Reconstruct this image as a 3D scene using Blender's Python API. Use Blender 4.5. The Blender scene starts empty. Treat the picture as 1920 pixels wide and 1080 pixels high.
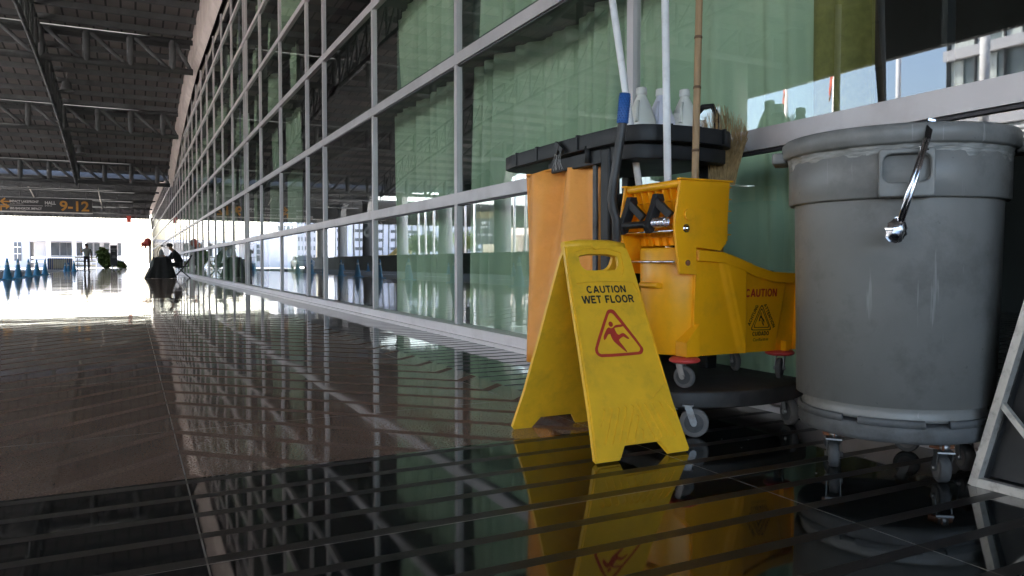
import bpy, bmesh, math, random
from mathutils import Vector, Matrix
random.seed(7)
PI = math.pi
S = bpy.context.scene
COL = S.collection

# ------------------------------------------------------------------ camera
CAMH = 0.566
YAW = math.atan(714 / 1414.0)
PIT = -math.atan(47 / 1414.0)
F_ = Vector((math.sin(YAW) * math.cos(PIT), math.cos(YAW) * math.cos(PIT), math.sin(PIT)))
R_ = Vector((math.cos(YAW), -math.sin(YAW), 0))
U_ = R_.cross(F_)
cd = bpy.data.cameras.new('camera')
cam = bpy.data.objects.new('camera', cd)
COL.objects.link(cam)
M3 = Matrix((R_, U_, -F_)).transposed().to_4x4()
cam.matrix_world = Matrix.Translation((0, 0, CAMH)) @ M3
cd.sensor_width = 36
cd.lens = 1414 / 1920 * 36
cd.clip_start = 0.02
cd.clip_end = 3000
S.camera = cam

# ------------------------------------------------------------------ sky, sun, exposure
SUN_EL, SUN_AZ = math.radians(58), math.radians(38)     # azimuth clockwise from +Y
W = bpy.data.worlds.new('World')
S.world = W
W.use_nodes = True
nt = W.node_tree
bg = nt.nodes['Background']
sky = nt.nodes.new('ShaderNodeTexSky')
sky.sky_type = 'NISHITA'
sky.sun_disc = False
sky.sun_elevation = SUN_EL
sky.sun_rotation = SUN_AZ
sky.dust_density = 3.5
nt.links.new(sky.outputs[0], bg.inputs[0])
bg.inputs[1].default_value = 0.15
sl = bpy.data.lights.new('sun', 'SUN')
sl.energy = 4.0
sl.angle = math.radians(0.5)
sl.color = (1, 0.95, 0.88)
so = bpy.data.objects.new('sun', sl)
COL.objects.link(so)
sd = Vector((math.sin(SUN_AZ) * math.cos(SUN_EL), math.cos(SUN_AZ) * math.cos(SUN_EL), math.sin(SUN_EL)))
so.rotation_euler = sd.to_track_quat('Z', 'Y').to_euler()
so.location = (0, 0, 60)
S.view_settings.view_transform = 'Standard'
S.view_settings.look = 'None'
S.view_settings.gamma = 1
S.view_settings.exposure = 3.5
S.cycles.max_bounces = 10
S.cycles.diffuse_bounces = 5
S.cycles.glossy_bounces = 6
S.cycles.transmission_bounces = 8
S.cycles.transparent_max_bounces = 16
S.cycles.sample_clamp_indirect = 6
S.cycles.caustics_reflective = False
S.cycles.caustics_refractive = False
S.cycles.use_denoising = True

# ------------------------------------------------------------------ materials
MATS = {}
def nodes(name):
    m = bpy.data.materials.new(name)
    m.use_nodes = True
    t = m.node_tree
    return m, t, t.nodes['Principled BSDF']
def N(t, kind, **kw):
    n = t.nodes.new(kind)
    for k, v in kw.items():
        if k in ('operation', 'blend_type', 'data_type', 'noise_dimensions', 'wave_type', 'feature', 'interpolation_type', 'bands_direction', 'use_clamp'):
            setattr(n, k, v)
        else:
            n.inputs[k].default_value = v
    return n
def mat(name, col, rough=0.5, metal=0.0, var=0.12, scale=6.0, bump=0.0, bscale=60.0, spec=0.5, dirt=None, dscale=3.0, damt=0.5, trans=0.0, sub=0.0, stretch=None, scr=0.0):
    """Principled paint with large-scale variation, optional dirt patches and fine bump."""
    m, t, b = nodes(name)
    tc = N(t, 'ShaderNodeTexCoord')
    vec = tc.outputs['Object']
    if stretch:
        mp = N(t, 'ShaderNodeMapping'); mp.inputs['Scale'].default_value = stretch
        t.links.new(vec, mp.inputs[0]); vec = mp.outputs[0]
    nz = N(t, 'ShaderNodeTexNoise', Scale=scale, Detail=6.0, Roughness=0.6)
    t.links.new(vec, nz.inputs['Vector'])
    mr = N(t, 'ShaderNodeMapRange'); mr.inputs[1].default_value = 0.3; mr.inputs[2].default_value = 0.7
    mr.inputs[3].default_value = 1 - var; mr.inputs[4].default_value = 1 + var
    t.links.new(nz.outputs[0], mr.inputs[0])
    mx = N(t, 'ShaderNodeMix', data_type='RGBA', blend_type='MULTIPLY'); mx.inputs[0].default_value = 1
    mx.inputs[6].default_value = (*col, 1)
    t.links.new(mr.outputs[0], mx.inputs[7])
    out = mx.outputs[2]
    if dirt:
        n2 = N(t, 'ShaderNodeTexNoise', Scale=dscale, Detail=8.0, Roughness=0.7)
        t.links.new(vec, n2.inputs['Vector'])
        r2 = N(t, 'ShaderNodeMapRange'); r2.inputs[1].default_value = 0.5; r2.inputs[2].default_value = 0.72; r2.inputs[4].default_value = damt
        t.links.new(n2.outputs[0], r2.inputs[0])
        m2 = N(t, 'ShaderNodeMix', data_type='RGBA'); m2.inputs[7].default_value = (*dirt, 1)
        t.links.new(r2.outputs[0], m2.inputs[0]); t.links.new(out, m2.inputs[6])
        out = m2.outputs[2]
        rr = N(t, 'ShaderNodeMapRange'); rr.inputs[3].default_value = rough; rr.inputs[4].default_value = min(1, rough + 0.3)
        t.links.new(r2.outputs[0], rr.inputs[0]); t.links.new(rr.outputs[0], b.inputs['Roughness'])
    else:
        b.inputs['Roughness'].default_value = rough
    if scr:
        for (sx_, sy_, sz_, sc_, lo, tgt) in ((9, 9, 0.5, 6.0, 0.66, 1.9), (1.5, 1.5, 1.5, 26.0, 0.70, 0.35)):
            mp2 = N(t, 'ShaderNodeMapping'); mp2.inputs['Scale'].default_value = (sx_, sy_, sz_); mp2.inputs['Rotation'].default_value = (0.25, 0.1, 0)
            t.links.new(tc.outputs['Object'], mp2.inputs[0])
            n4 = N(t, 'ShaderNodeTexNoise', Scale=sc_, Detail=3.0, Roughness=0.55); t.links.new(mp2.outputs[0], n4.inputs['Vector'])
            r4 = N(t, 'ShaderNodeMapRange'); r4.inputs[1].default_value = lo; r4.inputs[2].default_value = lo + 0.05; r4.inputs[4].default_value = scr
            t.links.new(n4.outputs[0], r4.inputs[0])
            m4 = N(t, 'ShaderNodeMix', data_type='RGBA'); m4.inputs[7].default_value = (*[min(1, c * tgt) for c in col], 1)
            t.links.new(r4.outputs[0], m4.inputs[0]); t.links.new(out, m4.inputs[6]); out = m4.outputs[2]
    t.links.new(out, b.inputs['Base Color'])
    b.inputs['Metallic'].default_value = metal
    b.inputs['Specular IOR Level'].default_value = spec
    if trans: b.inputs['Transmission Weight'].default_value = trans
    if sub:
        b.inputs['Subsurface Weight'].default_value = sub
        b.inputs['Subsurface Radius'].default_value = (0.02, 0.02, 0.015)
    if bump:
        n3 = N(t, 'ShaderNodeTexNoise', Scale=bscale, Detail=4.0)
        t.links.new(vec, n3.inputs['Vector'])
        bp = N(t, 'ShaderNodeBump', Strength=bump, Distance=0.01)
        t.links.new(n3.outputs[0], bp.inputs['Height']); t.links.new(bp.outputs[0], b.inputs['Normal'])
    MATS[name] = m
    return m

mat('sign_yellow', (0.90, 0.50, 0.022), 0.42, var=0.10, scale=9, dirt=(0.42, 0.25, 0.03), dscale=13, damt=0.35, bump=0.05, bscale=90, sub=0.1)
mat('bucket_yellow', (0.97, 0.43, 0.006), 0.36, var=0.06, scale=5, dirt=(0.55, 0.27, 0.02), dscale=7, damt=0.4, bump=0.04, bscale=120, sub=0.1)
mat('bag_yellow', (0.82, 0.32, 0.035), 0.50, var=0.10, scale=5, dirt=(0.52, 0.22, 0.035), dscale=4, damt=0.5, bump=0.9, bscale=11, sub=0.1)
mat('ink_red', (0.50, 0.035, 0.02), 0.5, var=0.15, scale=30)
mat('ink_black', (0.015, 0.014, 0.014), 0.5, var=0.1)
mat('black_plastic', (0.012, 0.012, 0.013), 0.5, spec=0.35, var=0.25, scale=8, dirt=(0.05, 0.048, 0.045), dscale=6, damt=0.4, bump=0.06, bscale=90)
mat('platform_black', (0.028, 0.025, 0.024), 0.6, var=0.25, scale=8, dirt=(0.09, 0.07, 0.06), dscale=5, damt=0.6, bump=0.1, bscale=70)
mat('can_grey', (0.215, 0.212, 0.205), 0.40, var=0.10, scale=4, dirt=(0.11, 0.105, 0.10), dscale=5, damt=0.7, scr=0.5, bump=0.06, bscale=100)
mat('dolly_grey', (0.10, 0.103, 0.107), 0.6, var=0.15, scale=6, dirt=(0.05, 0.045, 0.04), dscale=8, damt=0.8, bump=0.12, bscale=60)
mat('chrome', (0.75, 0.75, 0.78), 0.12, 1.0, var=0.05)
mat('zinc', (0.26, 0.26, 0.265), 0.42, 1.0, var=0.2, dirt=(0.16, 0.08, 0.04), dscale=25, damt=0.5)
mat('rust', (0.20, 0.08, 0.04), 0.8, 0.3, var=0.4, scale=30, bump=0.2)
mat('tyre_grey', (0.12, 0.11, 0.105), 0.7, var=0.2, scale=25, dirt=(0.07, 0.05, 0.045), dscale=14, damt=0.7, bump=0.1)
mat('tyre_dark', (0.05, 0.05, 0.052), 0.7, var=0.25, scale=25, dirt=(0.12, 0.11, 0.10), dscale=20, damt=0.5, bump=0.15)
mat('bumper_red', (0.62, 0.06, 0.05), 0.45, var=0.1)
mat('white_tube', (0.90, 0.89, 0.89), 0.3, var=0.05, dirt=(0.5, 0.48, 0.45), dscale=20, damt=0.4)
mat('blue_grip', (0.03, 0.12, 0.38), 0.5, var=0.1, scale=20)
mat('grey_tube', (0.035, 0.034, 0.034), 0.45, var=0.15)
mat('bamboo', (0.38, 0.24, 0.12), 0.5, var=0.25, scale=12, stretch=(6, 6, 0.6), bump=0.1)
mat('bamboo_node', (0.16, 0.09, 0.05), 0.7, var=0.3)
mat('straw', (0.42, 0.28, 0.13), 0.7, var=0.35, scale=40)
mat('bottle', (0.76, 0.76, 0.70), 0.35, var=0.04, sub=0.35)
mat('bottle_lilac', (0.68, 0.68, 0.77), 0.35, var=0.04, sub=0.35)
mat('bottle_liquid', (0.70, 0.66, 0.25), 0.35, var=0.06, sub=0.3)
mat('bottle_low', (0.78, 0.78, 0.78), 0.35, var=0.04, sub=0.3)
mat('cap_white', (0.72, 0.72, 0.68), 0.4, var=0.05)
mat('liner', (0.30, 0.295, 0.28), 0.25, var=0.25, scale=25, bump=0.5, bscale=22, stretch=(1, 1, 5))
mat('stand_metal', (0.55, 0.52, 0.48), 0.4, 0.4, var=0.15, dirt=(0.16, 0.12, 0.08), dscale=40, damt=0.6, bump=0.1)
mat('stand_board', (0.02, 0.02, 0.021), 0.5, var=0.2, dirt=(0.06, 0.06, 0.06), dscale=5, damt=0.4)
mat('alu', (0.53, 0.49, 0.495), 0.38, 0.15, var=0.08, scale=2, stretch=(8, 1, 1), dirt=(0.36, 0.31, 0.30), dscale=3, damt=0.4)
mat('sill_white', (0.78, 0.72, 0.72), 0.4, var=0.06, scale=2, dirt=(0.45, 0.40, 0.39), dscale=4, damt=0.4)
mat('gasket', (0.05, 0.045, 0.05), 0.6)
mat('concrete_band', (0.44, 0.385, 0.36), 0.85, var=0.15, scale=1.5, dirt=(0.26, 0.21, 0.19), dscale=1, damt=0.6, bump=0.1, bscale=20)
mat('curtain_green', (0.44, 0.58, 0.41), 0.85, var=0.07, scale=2, bump=0.15, bscale=160)
mat('curtain_olive', (0.22, 0.21, 0.06), 0.8, var=0.2, scale=25)
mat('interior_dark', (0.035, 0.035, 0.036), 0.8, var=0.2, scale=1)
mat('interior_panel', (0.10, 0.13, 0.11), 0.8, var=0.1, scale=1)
mat('steel_paint', (0.11, 0.115, 0.12), 0.75, 0.0, spec=0.2, var=0.2, scale=1.5, dirt=(0.05, 0.05, 0.05), dscale=1, damt=0.5)
mat('column_paint', (0.36, 0.36, 0.36), 0.6, var=0.1, scale=1, dirt=(0.25, 0.24, 0.23), dscale=0.7, damt=0.5)
mat('asphalt', (0.10, 0.095, 0.095), 0.85, var=0.25, scale=3, bump=0.2, bscale=60)
mat('ground_pale', (0.48, 0.45, 0.42), 0.9, var=0.12, scale=0.3)
mat('white_wall', (0.46, 0.46, 0.48), 0.7, var=0.06, scale=0.4)
mat('cool_wall', (0.42, 0.45, 0.53), 0.7, var=0.06, scale=0.4)
mat('window_dark', (0.06, 0.07, 0.08), 0.15, var=0.3, scale=0.5)
mat('hotel_glass', (0.16, 0.20, 0.20), 0.12, var=0.3, scale=0.3)
mat('sheer_curtain', (0.55, 0.60, 0.57), 0.8, var=0.15, scale=1.2, stretch=(1, 6, 0.3))
mat('wall_grey', (0.10, 0.11, 0.105), 0.85, var=0.2, scale=0.6)
mat('cone_blue', (0.04, 0.22, 0.42), 0.5, var=0.15, scale=5)
mat('cone_band', (0.45, 0.55, 0.60), 0.4, var=0.1)
mat('panel_blue', (0.02, 0.09, 0.32), 0.5, var=0.15)
mat('panel_beige', (0.40, 0.39, 0.28), 0.6, var=0.15, scale=2)
mat('cloth_black', (0.02, 0.02, 0.021), 0.9, var=0.2)
mat('cloth_grey', (0.30, 0.30, 0.30), 0.9, var=0.1)
mat('shirt_black', (0.012, 0.012, 0.014), 0.9, var=0.2)
mat('shirt_grey', (0.34, 0.34, 0.29), 0.9, var=0.15)
mat('trousers_dark', (0.03, 0.025, 0.028), 0.9, var=0.2)
mat('skin', (0.36, 0.20, 0.13), 0.6, var=0.08)
mat('hair_black', (0.01, 0.009, 0.009), 0.6)
mat('red_cloth', (0.60, 0.08, 0.06), 0.7, var=0.15)
mat('white_paint', (0.80, 0.80, 0.80), 0.5, var=0.05)
mat('signboard', (0.04, 0.04, 0.044), 0.6, var=0.1)
mat('sign_orange', (0.50, 0.24, 0.04), 0.6, var=0.05)
mat('sign_white', (0.50, 0.50, 0.50), 0.6, var=0.05)
mat('sign_gold', (0.16, 0.13, 0.06), 0.6)
mat('leaf', (0.11, 0.17, 0.045), 0.7, var=0.4, scale=2)
mat('bark', (0.12, 0.09, 0.06), 0.9, var=0.3)
mat('excavator', (0.60, 0.50, 0.20), 0.6, var=0.1)
mat('car_white', (0.75, 0.75, 0.77), 0.25, var=0.03)
mat('thread', (0.45, 0.44, 0.43), 0.4, var=0.3)

def math_(t, op, a, b=None, clamp=False):
    n = t.nodes.new('ShaderNodeMath'); n.operation = op; n.use_clamp = clamp
    for i, v in enumerate((a, b)):
        if v is None: continue
        if isinstance(v, (int, float)): n.inputs[i].default_value = v
        else: t.links.new(v, n.inputs[i])
    return n.outputs[0]

# glass: a single tinted sheet, mirror share from Fresnel
def glass_mat():
    m = bpy.data.materials.new('facade_glass'); m.use_nodes = True
    t = m.node_tree; t.nodes.clear()
    out = t.nodes.new('ShaderNodeOutputMaterial')
    tr = N(t, 'ShaderNodeBsdfTransparent', Color=(0.90, 0.94, 0.91, 1))
    gl = N(t, 'ShaderNodeBsdfGlossy', Color=(0.95, 0.98, 0.98, 1), Roughness=0.0)
    lw = N(t, 'ShaderNodeLayerWeight', Blend=0.5)
    f5 = math_(t, 'POWER', lw.outputs['Facing'], 3.3)
    fac = math_(t, 'ADD', 0.095, math_(t, 'MULTIPLY', f5, 0.82), True)
    tc = N(t, 'ShaderNodeTexCoord')
    nz = N(t, 'ShaderNodeTexNoise', Scale=0.9, Detail=1.0)
    t.links.new(tc.outputs['Object'], nz.inputs['Vector'])
    bp = N(t, 'ShaderNodeBump', Strength=0.02, Distance=0.05)
    t.links.new(nz.outputs[0], bp.inputs['Height'])
    t.links.new(bp.outputs[0], gl.inputs['Normal'])
    mx = t.nodes.new('ShaderNodeMixShader')
    t.links.new(fac, mx.inputs[0]); t.links.new(tr.outputs[0], mx.inputs[1]); t.links.new(gl.outputs[0], mx.inputs[2])
    t.links.new(mx.outputs[0], out.inputs[0])
    MATS['facade_glass'] = m
glass_mat()

def floor_mat():
    """Polished granite: black field and border, brown field, flamed (matt) inlaid stripes, pale joints."""
    m, t, b = nodes('polished_granite')
    tc = N(t, 'ShaderNodeTexCoord'); sp = N(t, 'ShaderNodeSeparateXYZ')
    t.links.new(tc.outputs['Object'], sp.inputs[0])
    X, Y = sp.outputs[0], sp.outputs[1]
    near = math_(t, 'LESS_THAN', Y, 2.134)
    edge = math_(t, 'GREATER_THAN', X, 1.53)
    black = math_(t, 'MAXIMUM', near, edge)
    # straight stripes across the walk (black field and border)
    def band(coord, period, centre, width):
        s = math_(t, 'ADD', coord, -centre + 200 * period)
        s = math_(t, 'MODULO', math_(t, 'ADD', s, period / 2), period)
        s = math_(t, 'ABSOLUTE', math_(t, 'SUBTRACT', s, period / 2))
        return math_(t, 'LESS_THAN', s, width / 2)
    st1 = band(Y, 0.1437, 1.671, 0.034)
    # zigzag stripes in the brown field
    tri = math_(t, 'PINGPONG', math_(t, 'ADD', X, 20 * 1.28 - 0.12), 1.28)
    zz = math_(t, 'ADD', Y, math_(t, 'MULTIPLY', tri, 0.95))
    st2 = band(zz, 0.30, 0.05, 0.06)
    stripe = math_(t, 'ADD', math_(t, 'MULTIPLY', black, st1), math_(t, 'MULTIPLY', math_(t, 'MULTIPLY', math_(t, 'SUBTRACT', 1.0, black), 0.6), st2))
    matt = math_(t, 'ADD', math_(t, 'MULTIPLY', math_(t, 'MULTIPLY', black, st1), 0.62), math_(t, 'MULTIPLY', math_(t, 'SUBTRACT', 1.0, black), st2))
    jx = band(X, 1.28, 0.12, 0.0035)
    jy = band(Y, 1.257, 1.506, 0.003)
    joint = math_(t, 'MAXIMUM', jx, jy)
    # speckle
    n1 = N(t, 'ShaderNodeTexNoise', Scale=160.0, Detail=3.0, Roughness=0.7); t.links.new(tc.outputs['Object'], n1.inputs['Vector'])
    n2 = N(t, 'ShaderNodeTexNoise', Scale=2.2, Detail=5.0); t.links.new(tc.outputs['Object'], n2.inputs['Vector'])
    def ramp(fac, c0, c1, p0=0.35, p1=0.65):
        r = t.nodes.new('ShaderNodeValToRGB')
        r.color_ramp.elements[0].color = (*c0, 1); r.color_ramp.elements[1].color = (*c1, 1)
        r.color_ramp.elements[0].position = p0; r.color_ramp.elements[1].position = p1
        t.links.new(fac, r.inputs[0]); return r.outputs[0]
    brown = ramp(n1.outputs[0], (0.10, 0.068, 0.054), (0.33, 0.215, 0.16))
    blk = ramp(n1.outputs[0], (0.008, 0.0095, 0.0095), (0.020, 0.022, 0.022), 0.4, 0.8)
    stc = ramp(n1.outputs[0], (0.008, 0.0065, 0.006), (0.024, 0.018, 0.016))
    stb = ramp(n1.outputs[0], (0.09, 0.062, 0.05), (0.28, 0.18, 0.135))
    def mix(f, a, c):
        n = N(t, 'ShaderNodeMix', data_type='RGBA'); t.links.new(f, n.inputs[0])
        for i, v in ((6, a), (7, c)):
            if isinstance(v, tuple): n.inputs[i].default_value = (*v, 1)
            else: t.links.new(v, n.inputs[i])
        return n.outputs[2]
    base = mix(black, brown, blk)
    stcol = mix(black, stb, stc)
    base = mix(stripe, base, stcol)
    base = mix(joint, base, (0.20, 0.18, 0.16))
    lf = N(t, 'ShaderNodeMapRange'); lf.inputs[3].default_value = 0.75; lf.inputs[4].default_value = 1.25; t.links.new(n2.outputs[0], lf.inputs[0])
    mm = N(t, 'ShaderNodeMix', data_type='RGBA', blend_type='MULTIPLY'); mm.inputs[0].default_value = 1
    t.links.new(base, mm.inputs[6]); t.links.new(lf.outputs[0], mm.inputs[7])
    t.links.new(mm.outputs[2], b.inputs['Base Color'])
    r0 = math_(t, 'ADD', math_(t, 'MULTIPLY', n2.outputs[0], 0.04), 0.02)
    n5 = N(t, 'ShaderNodeTexNoise', Scale=2.6, Detail=9.0, Roughness=0.75); t.links.new(tc.outputs['Object'], n5.inputs['Vector'])
    sm = N(t, 'ShaderNodeMapRange'); sm.inputs[1].default_value = 0.48; sm.inputs[2].default_value = 0.68; sm.inputs[4].default_value = 0.035
    t.links.new(n5.outputs[0], sm.inputs[0]); r0 = math_(t, 'ADD', r0, sm.outputs[0])
    ro = math_(t, 'ADD', r0, math_(t, 'MULTIPLY', matt, 0.58))
    ro = math_(t, 'ADD', ro, math_(t, 'MULTIPLY', joint, 0.3), True)
    t.links.new(ro, b.inputs['Roughness'])
    spc = math_(t, 'SUBTRACT', 0.50, math_(t, 'MULTIPLY', matt, 0.45))
    t.links.new(spc, b.inputs['Specular IOR Level'])
    # each slab lies a touch differently: broad swell + tile steps
    n3 = N(t, 'ShaderNodeTexNoise', Scale=1.3, Detail=2.0); t.links.new(tc.outputs['Object'], n3.inputs['Vector'])
    bp = N(t, 'ShaderNodeBump', Strength=0.10, Distance=0.02); t.links.new(n3.outputs[0], bp.inputs['Height'])
    cmb = t.nodes.new('ShaderNodeCombineXYZ')
    for i, (c, p_) in enumerate(((X, 0.64), (Y, 0.6285))):
        t.links.new(math_(t, 'FLOOR', math_(t, 'DIVIDE', math_(t, 'SUBTRACT', c, 0.12 if i == 0 else 0.249), p_)), cmb.inputs[i])
    wn = t.nodes.new('ShaderNodeTexWhiteNoise'); wn.noise_dimensions = '2D'; t.links.new(cmb.outputs[0], wn.inputs['Vector'])
    def vm(op, a, b_):
        n = t.nodes.new('ShaderNodeVectorMath'); n.operation = op; t.links.new(a, n.inputs[0])
        if isinstance(b_, tuple): n.inputs[1].default_value = b_
        elif b_ is not None: t.links.new(b_, n.inputs[1])
        return n.outputs[0]
    tilt = vm('MULTIPLY', vm('SUBTRACT', wn.outputs['Color'], (0.5, 0.5, 0.5)), (0.005, 0.005, 0.0))
    t.links.new(vm('NORMALIZE', vm('ADD', bp.outputs[0], tilt), None), b.inputs['Normal'])
    MATS['granite'] = m
floor_mat()

def deck_mat():
    m, t, b = nodes('roof_deck')
    tc = N(t, 'ShaderNodeTexCoord'); sp = N(t, 'ShaderNodeSeparateXYZ')
    t.links.new(tc.outputs['Object'], sp.inputs[0])
    s = math_(t, 'MODULO', math_(t, 'ADD', sp.outputs[0], 200.0), 0.42)
    line = math_(t, 'LESS_THAN', s, 0.06)
    n1 = N(t, 'ShaderNodeTexNoise', Scale=1.5, Detail=4.0); t.links.new(tc.outputs['Object'], n1.inputs['Vector'])
    r = t.nodes.new('ShaderNodeValToRGB')
    r.color_ramp.elements[0].color = (0.10, 0.092, 0.09, 1); r.color_ramp.elements[1].color = (0.19, 0.17, 0.165, 1)
    t.links.new(n1.outputs[0], r.inputs[0])
    mx = N(t, 'ShaderNodeMix', data_type='RGBA'); t.links.new(line, mx.inputs[0]); t.links.new(r.outputs[0], mx.inputs[6]); mx.inputs[7].default_value = (0.015, 0.015, 0.015, 1)
    t.links.new(mx.outputs[2], b.inputs['Base Color']); b.inputs['Roughness'].default_value = 0.7
    MATS['deck'] = m
deck_mat()

# ------------------------------------------------------------------ mesh helpers
class MB:
    def __init__(s): s.v = []; s.f = []; s.sm = []
    def add(s, vs, fs, smooth=False):
        o = len(s.v); s.v += [Vector(v) for v in vs]
        s.f += [tuple(i + o for i in f) for f in fs]; s.sm += [smooth] * len(fs); return s
    def box(s, x0, x1, y0, y1, z0, z1, rot=None, c=None):
        vs = [Vector((x, y, z)) for z in (z0, z1) for y in (y0, y1) for x in (x0, x1)]
        if rot:
            c = Vector(c if c else ((x0 + x1) / 2, (y0 + y1) / 2, (z0 + z1) / 2))
            vs = [rot @ (v - c) + c for v in vs]
        return s.add(vs, [(0, 2, 3, 1), (4, 5, 7, 6), (0, 1, 5, 4), (2, 6, 7, 3), (0, 4, 6, 2), (1, 3, 7, 5)])
    def bar(s, p, q, w, h=None, up=(0, 0, 1)):
        h = h or w; p = Vector(p); q = Vector(q); d = (q - p).normalized(); u = Vector(up)
        a = d.cross(u)
        if a.length < 1e-4: a = d.cross(Vector((1, 0, 0)))
        a.normalize(); b = a.cross(d)
        vs = [e + a * sa * w / 2 + b * sb * h / 2 for e in (p, q) for sa, sb in ((-1, -1), (1, -1), (1, 1), (-1, 1))]
        return s.add(vs, [(3, 2, 1, 0), (4, 5, 6, 7), (0, 1, 5, 4), (1, 2, 6, 5), (2, 3, 7, 6), (3, 0, 4, 7)])
    def tube(s, pts, r, n=12, cap=True, smooth=True):
        pts = [Vector(p) for p in pts]; k = len(pts)
        rs = r if isinstance(r, (list, tuple)) else [r] * k
        vs = []; prev = None
        for i, p in enumerate(pts):
            d = (pts[min(i + 1, k - 1)] - pts[max(i - 1, 0)]).normalized()
            if prev is None:
                a = d.cross(Vector((0, 0, 1)))
                if a.length < 1e-3: a = d.cross(Vector((1, 0, 0)))
            else:
                a = prev - d * prev.dot(d)
            a.normalize(); prev = a; b = d.cross(a)
            vs += [p + (a * math.cos(2 * PI * j / n) + b * math.sin(2 * PI * j / n)) * rs[i] for j in range(n)]
        fs = [(i * n + j, i * n + (j + 1) % n, (i + 1) * n + (j + 1) % n, (i + 1) * n + j) for i in range(k - 1) for j in range(n)]
        s.add(vs, fs, smooth)
        if cap:
            o = len(s.v) - len(vs)
            s.f += [tuple(o + j for j in range(n))[::-1], tuple(o + (k - 1) * n + j for j in range(n))]; s.sm += [False, False]
        return s
    def lathe(s, prof, c=(0, 0), n=32, smooth=True, a0=0, a1=2 * PI):
        full = abs(a1 - a0 - 2 * PI) < 1e-6; m = n if full else n + 1
        vs = [(c[0] + r * math.cos(a0 + (a1 - a0) * j / n), c[1] + r * math.sin(a0 + (a1 - a0) * j / n), z) for r, z in prof for j in range(m)]
        fs = []
        for i in range(len(prof) - 1):
            for j in range(n):
                k = (j + 1) % m
                fs.append((i * m + j, i * m + k, (i + 1) * m + k, (i + 1) * m + j))
        return s.add(vs, fs, smooth)
    def disc(s, c, axis, r0, t, n=24, smooth=True):
        c = Vector(c); a = Vector(axis).normalized()
        return s.tube([c - a * t / 2, c + a * t / 2], r0, n, smooth=smooth)
    def prism(s, poly, fn0, fn1):
        """poly of 2-D points; fn0/fn1 map a 2-D point to 3-D on either side."""
        n = len(poly)
        vs = [fn0(*p) for p in poly] + [fn1(*p) for p in poly]
        fs = [tuple(range(n))[::-1], tuple(range(n, 2 * n))] + [(i, (i + 1) % n, n + (i + 1) % n, n + i) for i in range(n)]
        return s.add(vs, fs)
    def merge(s, me, M=Matrix.Identity(4), smooth=None):
        o = len(s.v); s.v += [M @ v.co for v in me.vertices]
        for p in me.polygons:
            s.f.append(tuple(i + o for i in p.vertices)); s.sm.append(p.use_smooth if smooth is None else smooth)
        return s
    def sphere(s, c, r, n=12, m=8):
        r = r if isinstance(r, (tuple, list)) else (r, r, r)
        vs = []; fs = []
        for i in range(m + 1):
            th = PI * i / m
            for j in range(n):
                vs.append((c[0] + r[0] * math.sin(th) * math.cos(2 * PI * j / n), c[1] + r[1] * math.sin(th) * math.sin(2 * PI * j / n), c[2] - r[2] * math.cos(th)))
        for i in range(m):
            for j in range(n):
                fs.append((i * n + j, i * n + (j + 1) % n, (i + 1) * n + (j + 1) % n, (i + 1) * n + j))
        return s.add(vs, fs, True)
    def build(s, name, m, parent=None, loc=None, bevel=0.0, fix=False):
        """vertices are in world coordinates; the object's origin is LOC, or the parent's."""
        org = ORG.get(parent.name) if parent else Vector(loc if loc is not None else (0, 0, 0))
        me = bpy.data.meshes.new(name)
        me.from_pydata([v - org for v in s.v], [], s.f)
        me.polygons.foreach_set('use_smooth', s.sm)
        me.materials.append(MATS[m])
        me.update()
        if fix:
            bm = bmesh.new(); bm.from_mesh(me); bmesh.ops.remove_doubles(bm, verts=bm.verts, dist=1e-5)
            bmesh.ops.recalc_face_normals(bm, faces=bm.faces); bm.to_mesh(me); bm.free()
        o = bpy.data.objects.new(name, me); COL.objects.link(o)
        if parent: o.parent = parent
        else: o.location = org
        ORG[o.name] = org
        if bevel:
            b = o.modifiers.new('bevel', 'BEVEL'); b.width = bevel; b.segments = 2; b.limit_method = 'ANGLE'; b.angle_limit = math.radians(40)
        return o
ORG = {}
def tag(o, label, cat, group=None, kind=None):
    if label: o['label'] = label
    if cat: o['category'] = cat
    if group: o['group'] = group
    if kind: o['kind'] = kind
    return o
def thing(name, label, cat, loc, group=None):
    o = bpy.data.objects.new(name, None); COL.objects.link(o); o.location = loc; o.empty_display_size = 0.1
    ORG[o.name] = Vector(loc)
    return tag(o, label, cat, group)
def kids(o): return [c for c in bpy.data.objects if c.parent == o]
def copy_tree(o, parent=None, loc=None, label=None):
    ch = kids(o)
    c = o.copy(); COL.objects.link(c); c.parent = parent
    if loc is not None: c.location = loc
    if label: c['label'] = label
    for k in ch: copy_tree(k, c)
    return c
def struct(mb, name, m): return tag(mb.build(name, m), None, None, None, 'structure')

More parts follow.
